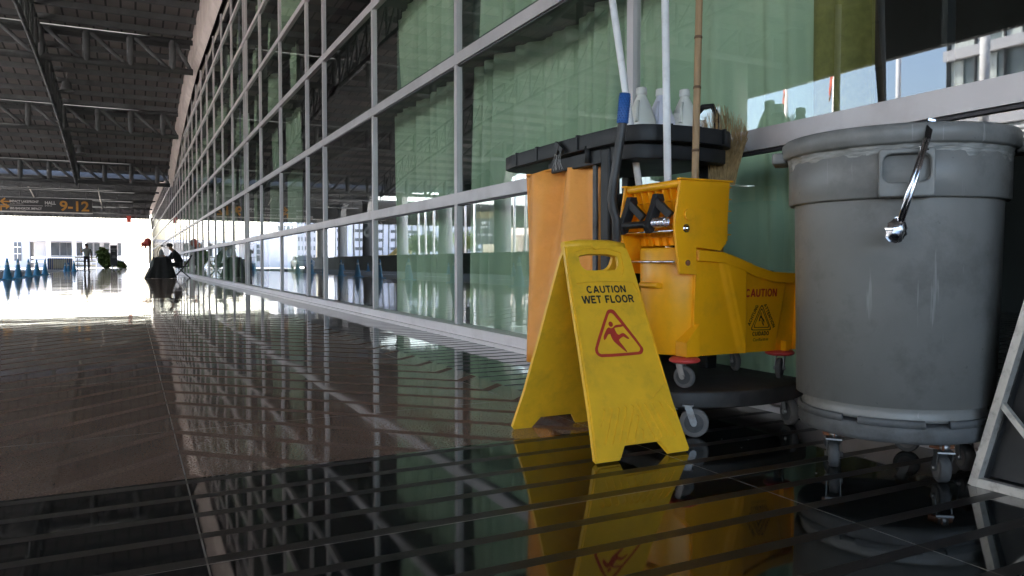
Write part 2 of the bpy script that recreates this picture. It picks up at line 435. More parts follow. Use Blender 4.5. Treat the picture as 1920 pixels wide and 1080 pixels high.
def curve_mesh(loops, t, bevel=0.0, res=2):
    """flat plate with holes (even-odd) in the XY plane, z from -t/2 to t/2"""
    cu = bpy.data.curves.new('plate_curve', 'CURVE'); cu.dimensions = '2D'; cu.fill_mode = 'BOTH'
    cu.extrude = max(0, t / 2 - bevel); cu.bevel_depth = bevel; cu.bevel_resolution = res; cu.offset = -bevel
    for lp in loops:
        sp = cu.splines.new('POLY'); sp.points.add(len(lp) - 1)
        for i, p in enumerate(lp): sp.points[i].co = (p[0], p[1], 0, 1)
        sp.use_cyclic_u = True
    o = bpy.data.objects.new('plate_tmp', cu); COL.objects.link(o)
    dg = bpy.context.evaluated_depsgraph_get()
    me = bpy.data.meshes.new_from_object(o.evaluated_get(dg))
    bpy.data.objects.remove(o); bpy.data.curves.remove(cu)
    return me
def text_mesh(txt, bold=0.0, ext=0.0, spacing=1.0):
    cu = bpy.data.curves.new('text_curve', 'FONT'); cu.body = txt; cu.extrude = ext; cu.offset = bold; cu.space_character = spacing
    o = bpy.data.objects.new('text_tmp', cu); COL.objects.link(o)
    dg = bpy.context.evaluated_depsgraph_get()
    me = bpy.data.meshes.new_from_object(o.evaluated_get(dg))
    bpy.data.objects.remove(o); bpy.data.curves.remove(cu)
    return me
def frame_m(o, u, v):
    u = Vector(u).normalized(); v = Vector(v).normalized(); n = u.cross(v)
    M = Matrix((u, v, n)).transposed().to_4x4(); M.translation = Vector(o); return M
def lettering(mb, txt, PM, u0, u1, v0, v1, lift=0.001, bold=0.02, rot=0.0):
    """fit text into the box u0..u1, v0..v1 of plane PM (before turning by rot about its lower left)"""
    me = text_mesh(txt, bold)
    if not me.vertices: return
    xs = [v.co.x for v in me.vertices]; ys = [v.co.y for v in me.vertices]
    sx = (u1 - u0) / (max(xs) - min(xs)); sy = (v1 - v0) / (max(ys) - min(ys))
    A = Matrix.Translation((u0, v0, lift)) @ Matrix.Rotation(rot, 4, 'Z') @ Matrix.Diagonal((sx, sy, 1, 1)) @ Matrix.Translation((-min(xs), -min(ys), 0))
    mb.merge(me, PM @ A); bpy.data.meshes.remove(me)
def glyph(ch):
    A = lambda cx, cy, rx, ry, a0, a1, n=14: [(cx + rx * math.cos(math.radians(lerp(a0, a1, i / n))), cy + ry * math.sin(math.radians(lerp(a0, a1, i / n)))) for i in range(n + 1)]
    G = {'C': (0.72, [A(0.37, 0.5, 0.30, 0.43, 42, 318)]), 'A': (0.74, [[(0.06, 0), (0.37, 1)], [(0.68, 0), (0.37, 1)], [(0.16, 0.30), (0.58, 0.30)]]),
         'U': (0.70, [[(0.10, 1), (0.10, 0.33)] + A(0.35, 0.33, 0.25, 0.26, 180, 360) + [(0.60, 0.33), (0.60, 1)]]), 'T': (0.62, [[(0, 0.92), (0.62, 0.92)], [(0.31, 0), (0.31, 0.85)]]),
         'I': (0.22, [[(0.11, 0), (0.11, 1)]]), 'O': (0.76, [A(0.38, 0.5, 0.30, 0.43, 0, 360, 24)]), 'N': (0.70, [[(0.09, 0), (0.09, 1)], [(0.12, 1), (0.58, 0)], [(0.61, 0), (0.61, 1)]]),
         'W': (1.0, [[(0.03, 1), (0.25, 0)], [(0.25, 0), (0.5, 1)], [(0.5, 1), (0.75, 0)], [(0.75, 0), (0.97, 1)]]), 'E': (0.60, [[(0.09, 0), (0.09, 1)], [(0.1, 0.92), (0.58, 0.92)], [(0.1, 0.52), (0.53, 0.52)], [(0.1, 0.08), (0.60, 0.08)]]),
         'F': (0.56, [[(0.09, 0), (0.09, 1)], [(0.1, 0.92), (0.56, 0.92)], [(0.1, 0.50), (0.50, 0.50)]]), 'L': (0.54, [[(0.09, 0), (0.09, 1)], [(0.1, 0.08), (0.54, 0.08)]]),
         'R': (0.68, [[(0.09, 0), (0.09, 1)], [(0.1, 0.92), (0.36, 0.92)] + A(0.36, 0.70, 0.22, 0.22, 90, -90) + [(0.1, 0.48)], [(0.40, 0.48), (0.62, 0)]]),
         'H': (0.68, [[(0.09, 0), (0.09, 1)], [(0.59, 0), (0.59, 1)], [(0.1, 0.52), (0.58, 0.52)]]), 'G': (0.74, [A(0.37, 0.5, 0.30, 0.43, 42, 330), [(0.40, 0.46), (0.66, 0.46)], [(0.63, 0), (0.63, 0.46)]]),
         'D': (0.70, [[(0.09, 0), (0.09, 1)], [(0.1, 0.92), (0.28, 0.92)] + A(0.28, 0.5, 0.33, 0.42, 90, -90) + [(0.1, 0.08)]]), ' ': (0.30, [])}
    return G[ch]
def bold_letters(mb, txt, PM, u0, u1, v0, v1, lift=0.001, rot=0.0, wgt=0.22):
    """heavy grotesque capitals built from strokes; each stroke a hair above the last"""
    tot = sum(glyph(c)[0] for c in txt) + 0.10 * (len(txt) - 1); x = 0; k = 0
    sx = (u1 - u0) / tot; sy = (v1 - v0)
    M_ = PM @ Matrix.Translation((u0, v0, 0)) @ Matrix.Rotation(rot, 4, 'Z')
    for c in txt:
        w, strokes = glyph(c)
        for st_ in strokes:
            P = [Vector(((x + p[0]) * sx, p[1] * sy)) for p in st_]; n = len(P); hw = wgt * sy / 2; L_ = []; R2 = []
            closed = (P[0] - P[-1]).length < 1e-6
            for i in range(n):
                a = P[i - 1] if i else (P[-2] if closed else P[0]); b_ = P[i + 1] if i < n - 1 else (P[1] if closed else P[-1])
                d = (b_ - a).normalized(); nn = Vector((-d.y, d.x)) * hw
                L_.append(P[i] + nn); R2.append(P[i] - nn)
            z = lift + k * 0.00003; k += 1
            mb.add([M_ @ Vector((q.x, q.y, z)) for q in L_ + R2], [(i, n + i, n + i + 1, i + 1) for i in range(n - 1)])
        x += w + 0.10
def rrect(x0, x1, y0, y1, r, n=5):
    out = []
    for cx, cy, a in ((x1 - r, y1 - r, 0), (x0 + r, y1 - r, 90), (x0 + r, y0 + r, 180), (x1 - r, y0 + r, 270)):
        for i in range(n + 1):
            t = math.radians(a + 90 * i / n); out.append((cx + r * math.cos(t), cy + r * math.sin(t)))
    return out
def capsule(p, q, r, n=6):
    p = Vector(p); q = Vector(q); d = (q - p).normalized(); a = math.atan2(d.y, d.x); out = []
    for c, s in ((q, a - PI / 2), (p, a + PI / 2)):
        for i in range(n + 1):
            t = s + PI * i / n; out.append((c.x + r * math.cos(t), c.y + r * math.sin(t)))
    return out
def smooth_poly(pts, it=2):
    for _ in range(it):
        out = []
        for i in range(len(pts)):
            a = pts[i]; b = pts[(i + 1) % len(pts)]
            out += [(a[0] * .75 + b[0] * .25, a[1] * .75 + b[1] * .25), (a[0] * .25 + b[0] * .75, a[1] * .25 + b[1] * .75)]
        pts = out
    return pts
def lerp(a, b, t): return a + (b - a) * t
def interp(x, xs, ys):
    if x <= xs[0]: return ys[0]
    for i in range(len(xs) - 1):
        if x <= xs[i + 1]: return lerp(ys[i], ys[i + 1], (x - xs[i]) / (xs[i + 1] - xs[i]))
    return ys[-1]
def at(px, py, depth):
    return Vector((0, 0, CAMH)) + (F_ * 1414 + R_ * (px - 960) - U_ * (py - 540)) * (depth / 1414)

# ================================================================== GROUND
struct(MB().add([(-900, -300, -0.3), (900, -300, -0.3), (900, 1500, -0.3), (-900, 1500, -0.3)], [(0, 1, 2, 3)]), 'ground', 'ground_pale')
struct(MB().box(-15.2, -4.0, -40, 130, -0.28, -0.13), 'road', 'asphalt')
fl = MB().add([(-4.0, -20, 0), (30, -20, 0), (30, 56, 0), (-4.0, 56, 0)], [(0, 1, 2, 3)])
fl.add([(-3.4, 56, 0), (30, 56, 0), (30, 92, 0), (-3.4, 92, 0)], [(0, 1, 2, 3)])
struct(fl, 'floor', 'granite')
kb = MB().box(-4.12, -4.0, -20, 56.0, -0.2, 0.003).box(-4.12, -3.4, 56.001, 56.12, -0.2, 0.002).box(-3.52, -3.4, 56.12, 92, -0.2, 0.003).box(-3.52, 30, 92.001, 92.15, -0.2, 0.003)
struct(kb, 'kerb', 'concrete_band')
struct(MB().box(-3.4, 40, 92.16, 140, -0.29, -0.08), 'pavement', 'ground_pale')
mk = MB()
for i in range(14): mk.box(-9.5, -9.35, -20 + i * 9, -16 + i * 9, -0.1301, -0.126)
struct(mk, 'road_markings', 'white_paint')

# ================================================================== EXHIBITION HALL
GX = 2.265
YM = [-12.6, -10.35, -8.1, -5.85, -3.6, -1.35, 0.9, 3.13, 5.40, 7.63, 9.87, 10.93, 13.05, 15.2, 17.1, 17.45]
y = 17.45; k = 0
while y < 97:
    y += 2.22; k += 1
    YM.append(round(y, 2))
ZT = [0.09, 1.06, 2.12, 3.20, 4.28, 5.36, 6.44, 7.27]
YEND = YM[-1]
hall = thing('exhibition_hall', 'long exhibition hall with a tall gridded glass front and pale metal mullions', 'building', (GX, 40, 0))
def zb(y): return 7.55 - 0.0034 * max(0, y - 20) ** 2     # underside of canopy trusses
def ztop(y): return min(7.32, zb(y) + 0.05) if y < 49 else 6.15
for i, ym in enumerate(YM):
    w = 0.052 if i % 4 or i < 20 else 0.10
    b = MB().box(2.24, 2.285, ym - w / 2, ym + w / 2, 0.09, 7.27)
    b.build('mullion', 'alu', hall)
for zt in ZT[1:-1]:
    MB().box(2.237, 2.287, YM[0], YEND, zt - 0.042, zt + 0.042).build('transom', 'alu', hall)
MB().box(2.25, 2.28, YM[0], YEND, 1.005, 1.017).box(2.25, 2.28, YM[0], YEND, 2.066, 2.077).build('gasket', 'gasket', hall)
MB().box(2.165, 2.34, YM[0], YEND, 0.0, 0.025).box(2.195, 2.34, YM[0], YEND, 0.026, 0.092).build('sill', 'sill_white', hall)
first_bays = [i for i in range(6, 21)][:14]
rest = MB()
for i in range(len(YM) - 1):
    for j in range(7):
        q = ([(GX, YM[i], ZT[j]), (GX, YM[i + 1], ZT[j]), (GX, YM[i + 1], ZT[j + 1]), (GX, YM[i], ZT[j + 1])], [(0, 3, 2, 1)])
        if i in first_bays: MB().add(*q).build('glass_pane', 'facade_glass', hall)
        else: rest.add(*q)
tag(rest.build('glass_panes', 'facade_glass', hall), None, None, None, 'stuff')
# concrete band above the glass, its lower edge follows the curved canopy
cb = MB(); ys = [-13 + i * 1.0 for i in range(113)]
vs = []; fs = []
for yy in ys:
    z0 = ztop(yy)
    for x, z in ((2.05, z0 + 0.25), (2.05, 10.2), (2.36, 10.2), (2.2, z0)): vs.append((x, yy, z))
for i in range(len(ys) - 1):
    for j in range(4):
        a = i * 4 + j; c = i * 4 + (j + 1) % 4
        fs.append((a, c, c + 4, a + 4))
cb.add(vs, fs); cb.build('concrete_band', 'concrete_band', hall)
# interior shell
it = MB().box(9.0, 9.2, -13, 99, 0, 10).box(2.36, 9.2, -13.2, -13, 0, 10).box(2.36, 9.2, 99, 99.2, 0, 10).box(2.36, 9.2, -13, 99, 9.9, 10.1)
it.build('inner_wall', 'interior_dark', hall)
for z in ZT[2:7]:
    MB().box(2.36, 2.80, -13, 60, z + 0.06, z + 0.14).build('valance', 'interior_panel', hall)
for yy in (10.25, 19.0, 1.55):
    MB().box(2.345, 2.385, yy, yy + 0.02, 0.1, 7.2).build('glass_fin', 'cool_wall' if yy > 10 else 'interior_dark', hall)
MB().box(9.2, 60, -13, 99, 0, 11).box(2.36, 9.2, -13, 99, 10.11, 11).build('rear_block', 'white_wall', hall)

# curtains behind the glass
def curtain(y0, y1, m, seed, tiers, label, group=None):
    rr = random.Random(seed)
    th = thing('curtain', label, 'curtain', (2.66, (y0 + y1) / 2, 0), group)
    for z0, z1 in tiers:
        n = max(10, int((y1 - y0) / 0.018)); nz = 8; vs = []; fs = []
        ph = [rr.uniform(0, 6.28) for _ in range(4)]
        for j in range(nz + 1):
            f = j / nz; z = lerp(z0, z1, f)
            for i in range(n + 1):
                yy = lerp(y0, y1, i / n)
                a = 0.10 - 0.20 * abs(math.sin(yy * 11.5 + ph[0] + 1.5 * math.sin(yy * 3.1 + ph[3]))) ** 0.75 * (0.65 + 0.35 * math.sin(yy * 2.3 + ph[1])) + 0.016 * math.sin(yy * 43 + ph[1] + math.sin(yy * 5)) + 0.04 * math.sin(yy * 4 + ph[2])
                amp = lerp(1.25, 0.8, f)
                vs.append((2.62 + a * amp, yy + 0.03 * math.sin(3 * f + ph[1]), z))
        for j in range(nz):
            for i in range(n):
                a = j * (n + 1) + i; fs.append((a, a + 1, a + n + 2, a + n + 1))
        MB().add(vs, fs, True).build('fabric', m, th)
    return th
mat('curtain_deep', (0.15, 0.22, 0.17), 0.9, var=0.1, scale=2)
for y0_, y1_, lb_ in ((2.5, 8.75, 'deep green backing curtain glimpsed in the gaps behind the lighter curtains'),):
    t = thing('backing_curtain', lb_, 'curtain', (2.9, 5.6, 0)); vs = []; fs = []; n = 300
    for i in range(n + 1):
        yy = lerp(y0_, y1_, i / n); x = 2.92 - 0.06 * abs(math.sin(yy * 9 + math.sin(yy * 2)))
        vs += [(x, yy, 0.02), (x, yy, 6.5)]
    for i in range(n): fs.append((2 * i, 2 * i + 2, 2 * i + 3, 2 * i + 1))
    MB().add(vs, fs, True).build('fabric', 'curtain_deep', t)
T0 = [(0.03, 2.24)]; T1 = T0 + [(2.28, 3.32), (3.36, 4.40)]; T2 = T1 + [(4.44, 5.48), (5.52, 6.56)]
curtain(2.36, 3.28, 'curtain_green', 1, T1, 'green pleated curtain behind the glass above the broom')
curtain(2.04, 2.36, 'curtain_olive', 2, T1, 'narrow olive patterned curtain behind the glass above the grey bin')
curtain(3.33, 3.70, 'curtain_green', 3, T1, 'narrow green curtain behind the glass directly behind the three white bottles')
curtain(3.72, 5.80, 'curtain_green', 4, T1, 'green pleated curtain behind the glass beside the orange bag')
curtain(6.24, 8.10, 'curtain_green', 5, T1, 'green pleated curtain in the bay left of the tall pale mullion')
for i in range(12, len(YM) - 1):
    if YM[i] > 46: break
    w = YM[i + 1] - YM[i]
    if w < 0.6: continue
    f = [0.55, 0.42, 0.6, 0.35][i % 4]
    y0 = YM[i] + 0.25 + 0.12 * (i % 3)
    curtain(y0, y0 + w * f, 'curtain_green', 20 + i, T2, 'partly drawn green curtain in one of the dark glazed bays further along', 'curtains in the far glazed bays')

# ================================================================== CANOPY
can = thing('canopy_roof', 'dark steel canopy roof with tubular trusses over the polished walkway', 'canopy', (-6, 30, 8))
def zd(y): return zb(y) + 1.32
ys = [-22 + i * 1.0 for i in range(73)]
vs = []; fs = []
for yy in ys:
    for x, dz in ((-16.5, 0), (2.049, 0), (2.049, 0.12), (-16.5, 0.12)): vs.append((x, yy, zd(yy) + dz))
for i in range(len(ys) - 1):
    for j in range(4):
        a = i * 4 + j; c = i * 4 + (j + 1) % 4; fs.append((a, a + 4, c + 4, c))
MB().add(vs, fs).build('roof_deck', 'deck', can)
yy = -21.0
while yy < 50:
    z = zd(yy)
    MB().box(-16.4, 2.04, yy, yy + 0.13, z - 0.2, z - 0.004).build('purlin', 'steel_paint', can); yy += 1.38
for yt in (-17.0, -7.8, 1.4, 10.6, 19.8, 29.0, 38.4, 47.4):
    b = MB(); z0 = zb(yt); z1 = z0 + 1.02
    b.tube([(-16.4, yt, z0), (2.05, yt, z0)], 0.11, 10); b.tube([(-16.4, yt, z1), (2.05, yt, z1)], 0.09, 10)
    x = 1.75; step = 1.31
    while x > -16.2:
        b.tube([(x - 0.35, yt, z0), (x - 0.35, yt, z1)], 0.115, 12)
        b.tube([(x + step - 0.45, yt, z0), (x - 0.25, yt, z1)], 0.07, 8) if x + step < 2.9 and x < 1.7 else b.tube([(2.0, yt, z0), (1.45, yt, z1)], 0.07, 8)
        x -= step
    b.build('cross_truss', 'steel_paint', can)
for xt in (-2.58, -10.0):
    b = MB(); yy = -20
    while yy < 47.3:
        y2 = min(yy + 1.15, 47.5)
        b.tube([(xt, yy, zb(yy) - 0.12), (xt, y2, zb(y2) - 0.12)], 0.07, 8, smooth=True)
        b.tube([(xt, yy, zb(yy) + 1.05), (xt, y2, zb(y2) + 1.05)], 0.06, 8)
        b.tube([(xt, yy, zb(yy) - 0.1), (xt, yy, zb(yy) + 1.05)], 0.05, 8)
        b.tube([(xt, yy, zb(yy) + 1.0), (xt, y2, zb(y2) - 0.1)], 0.04, 6)
        yy += 1.15
    b.build('long_truss', 'steel_paint', can)
# left edge fascia of the canopy with curved haunches at the columns
ea = []
for yy in ys: ea.append((yy, min(7.1, zb(yy) + 0.3)))
vs = []; fs = []
for yy, z in ea:
    for x, zz in ((-16.75, z - 0.25), (-16.5, z - 0.25), (-16.5, zd(yy) + 0.1), (-16.75, zd(yy) + 0.1)): vs.append((x, yy, zz))
for i in range(len(ea) - 1):
    for j in range(4):
        a = i * 4 + j; c = i * 4 + (j + 1) % 4; fs.append((a, a + 4, c + 4, c))
MB().add(vs, fs).build('edge_beam', 'wall_grey', can)
# second roof further along
can2 = thing('far_canopy', 'lower flat canopy over the far end of the walkway with a corrugated edge', 'canopy', (-10, 76, 6))
MB().box(-16.5, 2.049, 50.6, 76.0, 6.95, 7.05).box(-60, 2.049, 76.001, 98, 6.95, 7.05).build('roof_deck', 'deck', can2)
yy = 51.5
while yy < 97:
    MB().box(-16.4 if yy < 76 else -59, 2.04, yy, yy + 0.13, 6.76, 6.946).build('purlin', 'steel_paint', can2); yy += 1.9
for yt in (56, 65.5, 75, 86, 95):
    b = MB(); z0 = 6.05; z1 = 6.72; xl = -16 if yt < 76 else -59
    b.tube([(xl, yt, z0), (2.04, yt, z0)], 0.06, 8); b.tube([(xl, yt, z1), (2.04, yt, z1)], 0.06, 8)
    x = 1.4
    while x > max(xl, -34):
        b.tube([(x, yt, z0), (x, yt, z1)], 0.045, 6); b.tube([(x, yt, z0), (x - 1.2, yt, z1)], 0.035, 6); x -= 1.2
    b.build('cross_truss', 'steel_paint', can2)
MB().box(-16.5, 2.04, 50.45, 50.55, 5.55, 7.06).build('gap_blocker', 'steel_paint', can2)  # added panel: shuts off sky light from the gap between the two roofs
co = MB(); n = 420; vs = []; fs = []
for i in range(n + 1):
    x = lerp(-60, 2.04, i / n); yo = 98.03 + 0.10 * math.sin(i * PI / 2)
    vs += [(x, yo, 5.70 - 0.04 * (i % 2)), (x, yo, 7.1)]
for i in range(n): fs.append((2 * i, 2 * i + 2, 2 * i + 3, 2 * i + 1))
co.add(vs, fs).build('corrugated_edge', 'steel_paint', can2)
MB().box(-60, 2.04, 97.8, 97.9, 5.95, 6.1).build('edge_beam', 'steel_paint', can2)

# lamps and cables hung from the roof
for px, py, d, lb in ((125, 168, 29.5, 'grey bell lamp hung under the roof between the first two trusses'), (152, 287, 39, 'grey bell lamp hung under the roof beside the end of the long truss')):
    p = at(px, py, d)
    t = thing('pendant_lamp', lb, 'lamp', p, 'bell lamps under the roof')
    MB().lathe([(0.04, p.z + 0.35), (0.16, p.z + 0.3), (0.2, p.z + 0.05), (0.27, p.z - 0.05), (0.26, p.z - 0.055), (0.19, p.z + 0.04), (0.1, p.z + 0.1), (0.0, p.z + 0.1)], (p.x, p.y), 20).build('lamp_shade', 'steel_paint', t)
    MB().tube([(p.x, p.y, p.z + 0.34), (p.x, p.y, zd(p.y))], 0.015, 6).build('rod', 'steel_paint', t)
for pts, lb in (([(42, 338), (50, 345), (57, 356), (64, 370)], 'pale curved cable hanging above the hall number sign'), ([(178, 340), (183, 352), (187, 368), (192, 392)], 'pale curved cable hanging right of the hall number sign')):
    P = [at(a, b_, 62) for a, b_ in pts]
    P = [p.lerp(P[0], 0) for p in P]
    tag(MB().tube(P, 0.05, 6).build('hanging_cable', 'stand_metal', None, P[0]), lb, 'cable')

# columns at the open side
col_y = (-8, 2, 22, 32, 42, 51.5, 61.3, 71.5, 81.6, 92)
names = ['nearest', 'second', 'third', 'fourth', 'fifth', 'sixth', 'seventh', 'eighth', 'ninth', 'last']
src = None
for i, cy in enumerate(col_y):
    zt = 7.3 if cy > 50 else zb(cy) + 1.1
    t = thing('round_column', 'thick round grey column, %s along the open side, mirrored in the glass' % names[i], 'column', (-16.0, cy, 0), 'round columns along the open side')
    MB().lathe([(0.5, -0.2), (0.5, zt)], (-16.0, cy), 32).lathe([(0.503, 3.0), (0.503, 3.02)], (-16.0, cy), 32).build('shaft', 'column_paint', t)
    if cy > 30:
        h = MB(); arc = []
        for s in (-1, 1):
            poly = [(0, 7.0)] + [(s * (0.45 + 2.2 * (1 - math.cos(a))), 6.95 - 2.1 * (1 - math.sin(a))) for a in [PI / 2 * q / 8 for q in range(9)]]
            poly = [(s * 0.3, 6.99), (s * 0.3, 4.85)] + [(s * (0.5 + 2.2 * (1 - math.cos(PI / 2 * q / 8))), 4.85 + 2.1 * math.sin(PI / 2 * q / 8)) for q in range(9)]
            h.prism(poly, lambda u, v, cy=cy: (-16.25, cy + u, v), lambda u, v, cy=cy: (-15.75, cy + u, v))
        h.build('haunch', 'column_paint', t)
# dark banner on one column
t = thing('column_banner', 'tall dark banner with a pale letter wrapped on a round column, seen mirrored', 'banner', (-15.45, 71.4, 0))
MB().lathe([(0.56, 1.2), (0.56, 6.2)], (-16.0, 71.5), 24, a0=-2.2, a1=0.9).build('cloth', 'signboard', t)
lt = MB(); lettering(lt, 'S', frame_m((-15.72, 70.93, 3.0), (1, -0.0, 0), (0, 0, 1)), -0.3, 0.35, 0, 1.6, lift=0.02)
lt.build('lettering', 'wall_grey', t)

# low wall beyond the road
tag(MB().box(-15.5, -15.1, -30, 97, -0.2, 1.22).build('low_wall', 'wall_grey', None, (-15.3, 30, -0.2)), 'long low dark wall along the far side of the road, mirrored in the glass', 'wall')

# ================================================================== OVERHEAD SIGN
t = thing('overhead_sign', 'wide dark overhead sign pointing to halls 9-12 under the far roof', 'sign', (-9, 84, 5.4))
MB().box(-19.0, -3.28, 84, 84.25, 5.42, 7.0).build('board', 'signboard', t)
MB().box(-19.0, -3.25, 83.95, 84.3, 5.34, 5.42).build('edge_strip', 'stand_metal', t)
def sx(px): # pixel column to X on the sign plane
    a = YAW + math.atan((px - 960) / 1414); return 84 * math.tan(a)
PMs = frame_m((0, 83.98, 0), (1, 0, 0), (0, 0, 1))
def szz(py, px):
    d = R_.dot(Vector((sx(px), 84, 0))) ; dep = F_.x * sx(px) + F_.y * 84
    return CAMH + (493 - py) / 1414 * dep
def st(mb, txt, x0, x1, y0, y1, bold=0.02): lettering(mb, txt, PMs, sx(x0), sx(x1), szz(y1, x0), szz(y0, x0), 0.01, bold)
o1 = MB(); st(o1, '9-12', 114.5, 169.5, 376.5, 396, 0.025); o1.build('orange_numbers', 'sign_orange', t); o1 = MB()
ax, az = sx(12), szz(378, 12)
arrow = [(-0.5, 0), (0, 0.45), (0.12, 0.33), (-0.18, 0.07), (0.55, 0.07), (0.55, -0.07), (-0.18, -0.07), (0.12, -0.33), (0, -0.45)]
o1.prism([(ax + a * 0.8, az + b_ * 0.8) for a, b_ in arrow], lambda u, v: (u, 83.97, v), lambda u, v: (u, 83.99, v))
o1.build('arrow', 'sign_orange', t); o1 = MB()
az2 = szz(389.5, 12)
a2 = [(-0.45, -0.4), (-0.3, -0.4), (-0.3, 0.05), (0.1, 0.05), (0.1, -0.2), (0.5, 0.15), (0.1, 0.5), (0.1, 0.25), (-0.45, 0.25)]
o1.prism([(ax + a * 0.8, az2 + b_ * 0.8) for a, b_ in a2], lambda u, v: (u, 83.97, v), lambda u, v: (u, 83.99, v))
o1.build('arrow', 'sign_orange', t)
o2 = MB(); st(o2, 'HALL', 87, 107.5, 377.5, 383.5, 0.03)
st(o2, 'IMPACT LAKEFRONT', 21, 75.5, 375, 379.5, 0.03); st(o2, 'IBIS BANGKOK IMPACT', 21.5, 81, 388, 392.5, 0.03)
st(o2, 'อาคาร', 87, 100, 385, 387.3, 0.0); st(o2, 'อิมแพ็ค เลคฟรอนท์', 22, 47, 380.6, 382.6, 0.0); st(o2, 'ไอบิส กรุงเทพ อิมแพ็ค', 22, 51, 393.6, 395.6, 0.0)
o2.box(sx(-20), sx(83), 83.97, 83.99, szz(385.6, 40), szz(384.9, 40))
st(o2, 'IMPACT FORUM', -52, -16, 375, 379.5, 0.03); st(o2, 'IMPACT THUNDER DOME', -60, -16, 388, 392.5, 0.03)
o2.build('white_lettering', 'sign_white', t)
hs = MB()
for x in (-4, -8, -12, -16): hs.tube([(x, 84.1, 7.0), (x, 84.1, 6.95)], 0.03, 6).tube([(x, 84.1, 6.9), (x, 84.1, 7.0)], 0.03, 6)
hs.build('hanger', 'steel_paint', t)

exec_late = []
# ================================================================== FAR END
p0 = at(0, 500, 1)
def fx(px, Y):
    a = YAW + math.atan((px - 960) / 1414); return Y * math.tan(a)
def fz(py, px, Y):
    dep = F_.x * fx(px, Y) + R_.x * 0 + math.cos(YAW) * Y
    return CAMH + (493 - py) / 1414 * dep
Yb = 128
t = thing('entrance_building', 'white low building with a colonnaded porch beyond the far end of the walkway', 'building', (fx(150, Yb), Yb, 0))
xa, xb = fx(60, Yb), fx(245, Yb)
MB().box(xa, xb, Yb + 4, Yb + 14, -0.3, fz(452, 100, Yb)).build('wall', 'white_wall', t)
MB().box(xa - 1, xb + 1.5, Yb - 1, Yb + 15, fz(452, 100, Yb), fz(447, 100, Yb)).build('roof', 'white_wall', t)
for px in (92, 140, 160, 232):
    MB().box(fx(px, Yb) - 0.25, fx(px, Yb) + 0.25, Yb - 0.3, Yb + 0.2, -0.3, fz(452.5, px, Yb)).build('column', 'white_paint', t)
for a, c in ((97, 112), (114, 126), (127, 137), (145, 156), (164, 175), (178, 188), (196, 206), (222, 230)):
    w = MB().box(fx(a, Yb + 4), fx(c, Yb + 4), Yb + 3.9, Yb + 3.99, 1.7, 3.6).build('window', 'window_dark', t)
MB().box(xa, xb, Yb - 0.6, Yb - 0.4, 1.2, 1.5).box(xa, xb, Yb - 0.6, Yb - 0.4, 0.6, 0.9).build('balustrade', 'white_paint', t)
t = thing('side_building', 'white building with a gridded dark window left of the porch', 'building', (fx(20, 135), 135, 0))
MB().box(fx(-60, 135), fx(57, 135), 135, 150, -0.3, 5.6).build('wall', 'white_wall', t)
w = MB().box(fx(27.5, 135), fx(41, 135), 134.9, 134.98, 0.9, 3.7).build('window', 'window_dark', t)
MB().box(fx(33.8, 135), fx(34.6, 135), 134.82, 134.89, 0.9, 3.7).box(fx(27.5, 135), fx(41, 135), 134.82, 134.88, 1.9, 2.0).box(fx(27.5, 135), fx(41, 135), 134.82, 134.88, 2.9, 3.0).build('frame', 'white_paint', w)
t = thing('pipe_gantry', 'thin pale steel pipe bridge crossing above the far buildings', 'bridge', (-10, 112, 0))
g = MB()
for z in (5.1, 6.0): g.tube([(fx(-60, 112), 112, z), (fx(238, 112), 112, z - 0.4)], 0.07, 6)
for i in range(24):
    x = lerp(fx(-60, 112), fx(238, 112), i / 23); dz = -0.4 * i / 23
    g.tube([(x, 112, 5.1 + dz), (x, 112, 6.0 + dz)], 0.04, 6)
g.tube([(fx(-40, 112), 112, -0.3), (fx(-40, 112), 112, 6)], 0.12, 8).tube([(fx(236, 112), 112, -0.3), (fx(236, 112), 112, 5.6)], 0.12, 8)
g.build('truss', 'stand_metal', t)
# blue hoarding with beige panel
t = thing('blue_hoarding', 'blue site container with a beige panel behind the row of cones', 'container', (fx(115, 90), 90, 0))
xa, xb = fx(90, 90), fx(136, 90)
MB().box(xa, xb, 90, 92, -0.28, fz(484, 110, 90)).build('body', 'panel_blue', t)
MB().box(fx(100, 90), fx(124, 90), 89.93, 89.99, 0.0, fz(487, 110, 90)).build('panel', 'panel_beige', t)
rb = MB()
for i in range(14): rb.box(lerp(xa, xb, i / 13) - 0.03, lerp(xa, xb, i / 13) + 0.03, 89.86, 89.92, -0.1, fz(484.5, 110, 90))
rb.build('ribs', 'stand_metal', t)
# barricade
t = thing('crowd_barrier', 'pale tubular crowd barrier in front of the blue container', 'barrier', (fx(112, 75), 75, -0.28))
b = MB(); xa, xb = fx(86, 75), fx(146, 75)
b.tube([(xa, 75, -0.28), (xa, 75, 0.95), (xa + 0.15, 75, 1.1), (xb - 0.15, 75, 1.1), (xb, 75, 0.95), (xb, 75, -0.28)], 0.03, 6)
b.tube([(xa, 75, 0.0), (xb, 75, 0.0)], 0.02, 6)
for i in range(1, 9): b.tube([(lerp(xa, xb, i / 9), 75, 0), (lerp(xa, xb, i / 9), 75, 1.1)], 0.012, 5)
b.build('frame', 'zinc', t)
# construction fence right
t = thing('slat_fence', 'low pale slatted fence behind the standing person', 'fence', (fx(150, 96), 96, 0))
b = MB(); xa, xb = fx(141, 96), fx(180, 96)
for z in (0.2, 0.65, 1.1): b.box(xa, xb, 96, 96.05, z, z + 0.16)
b.build('rails', 'panel_beige', t)
b = MB()
for i in range(5): b.box(lerp(xa, xb, i / 4), lerp(xa, xb, i / 4) + 0.08, 96.06, 96.12, -0.08, 1.35)
b.build('post', 'white_paint', t)

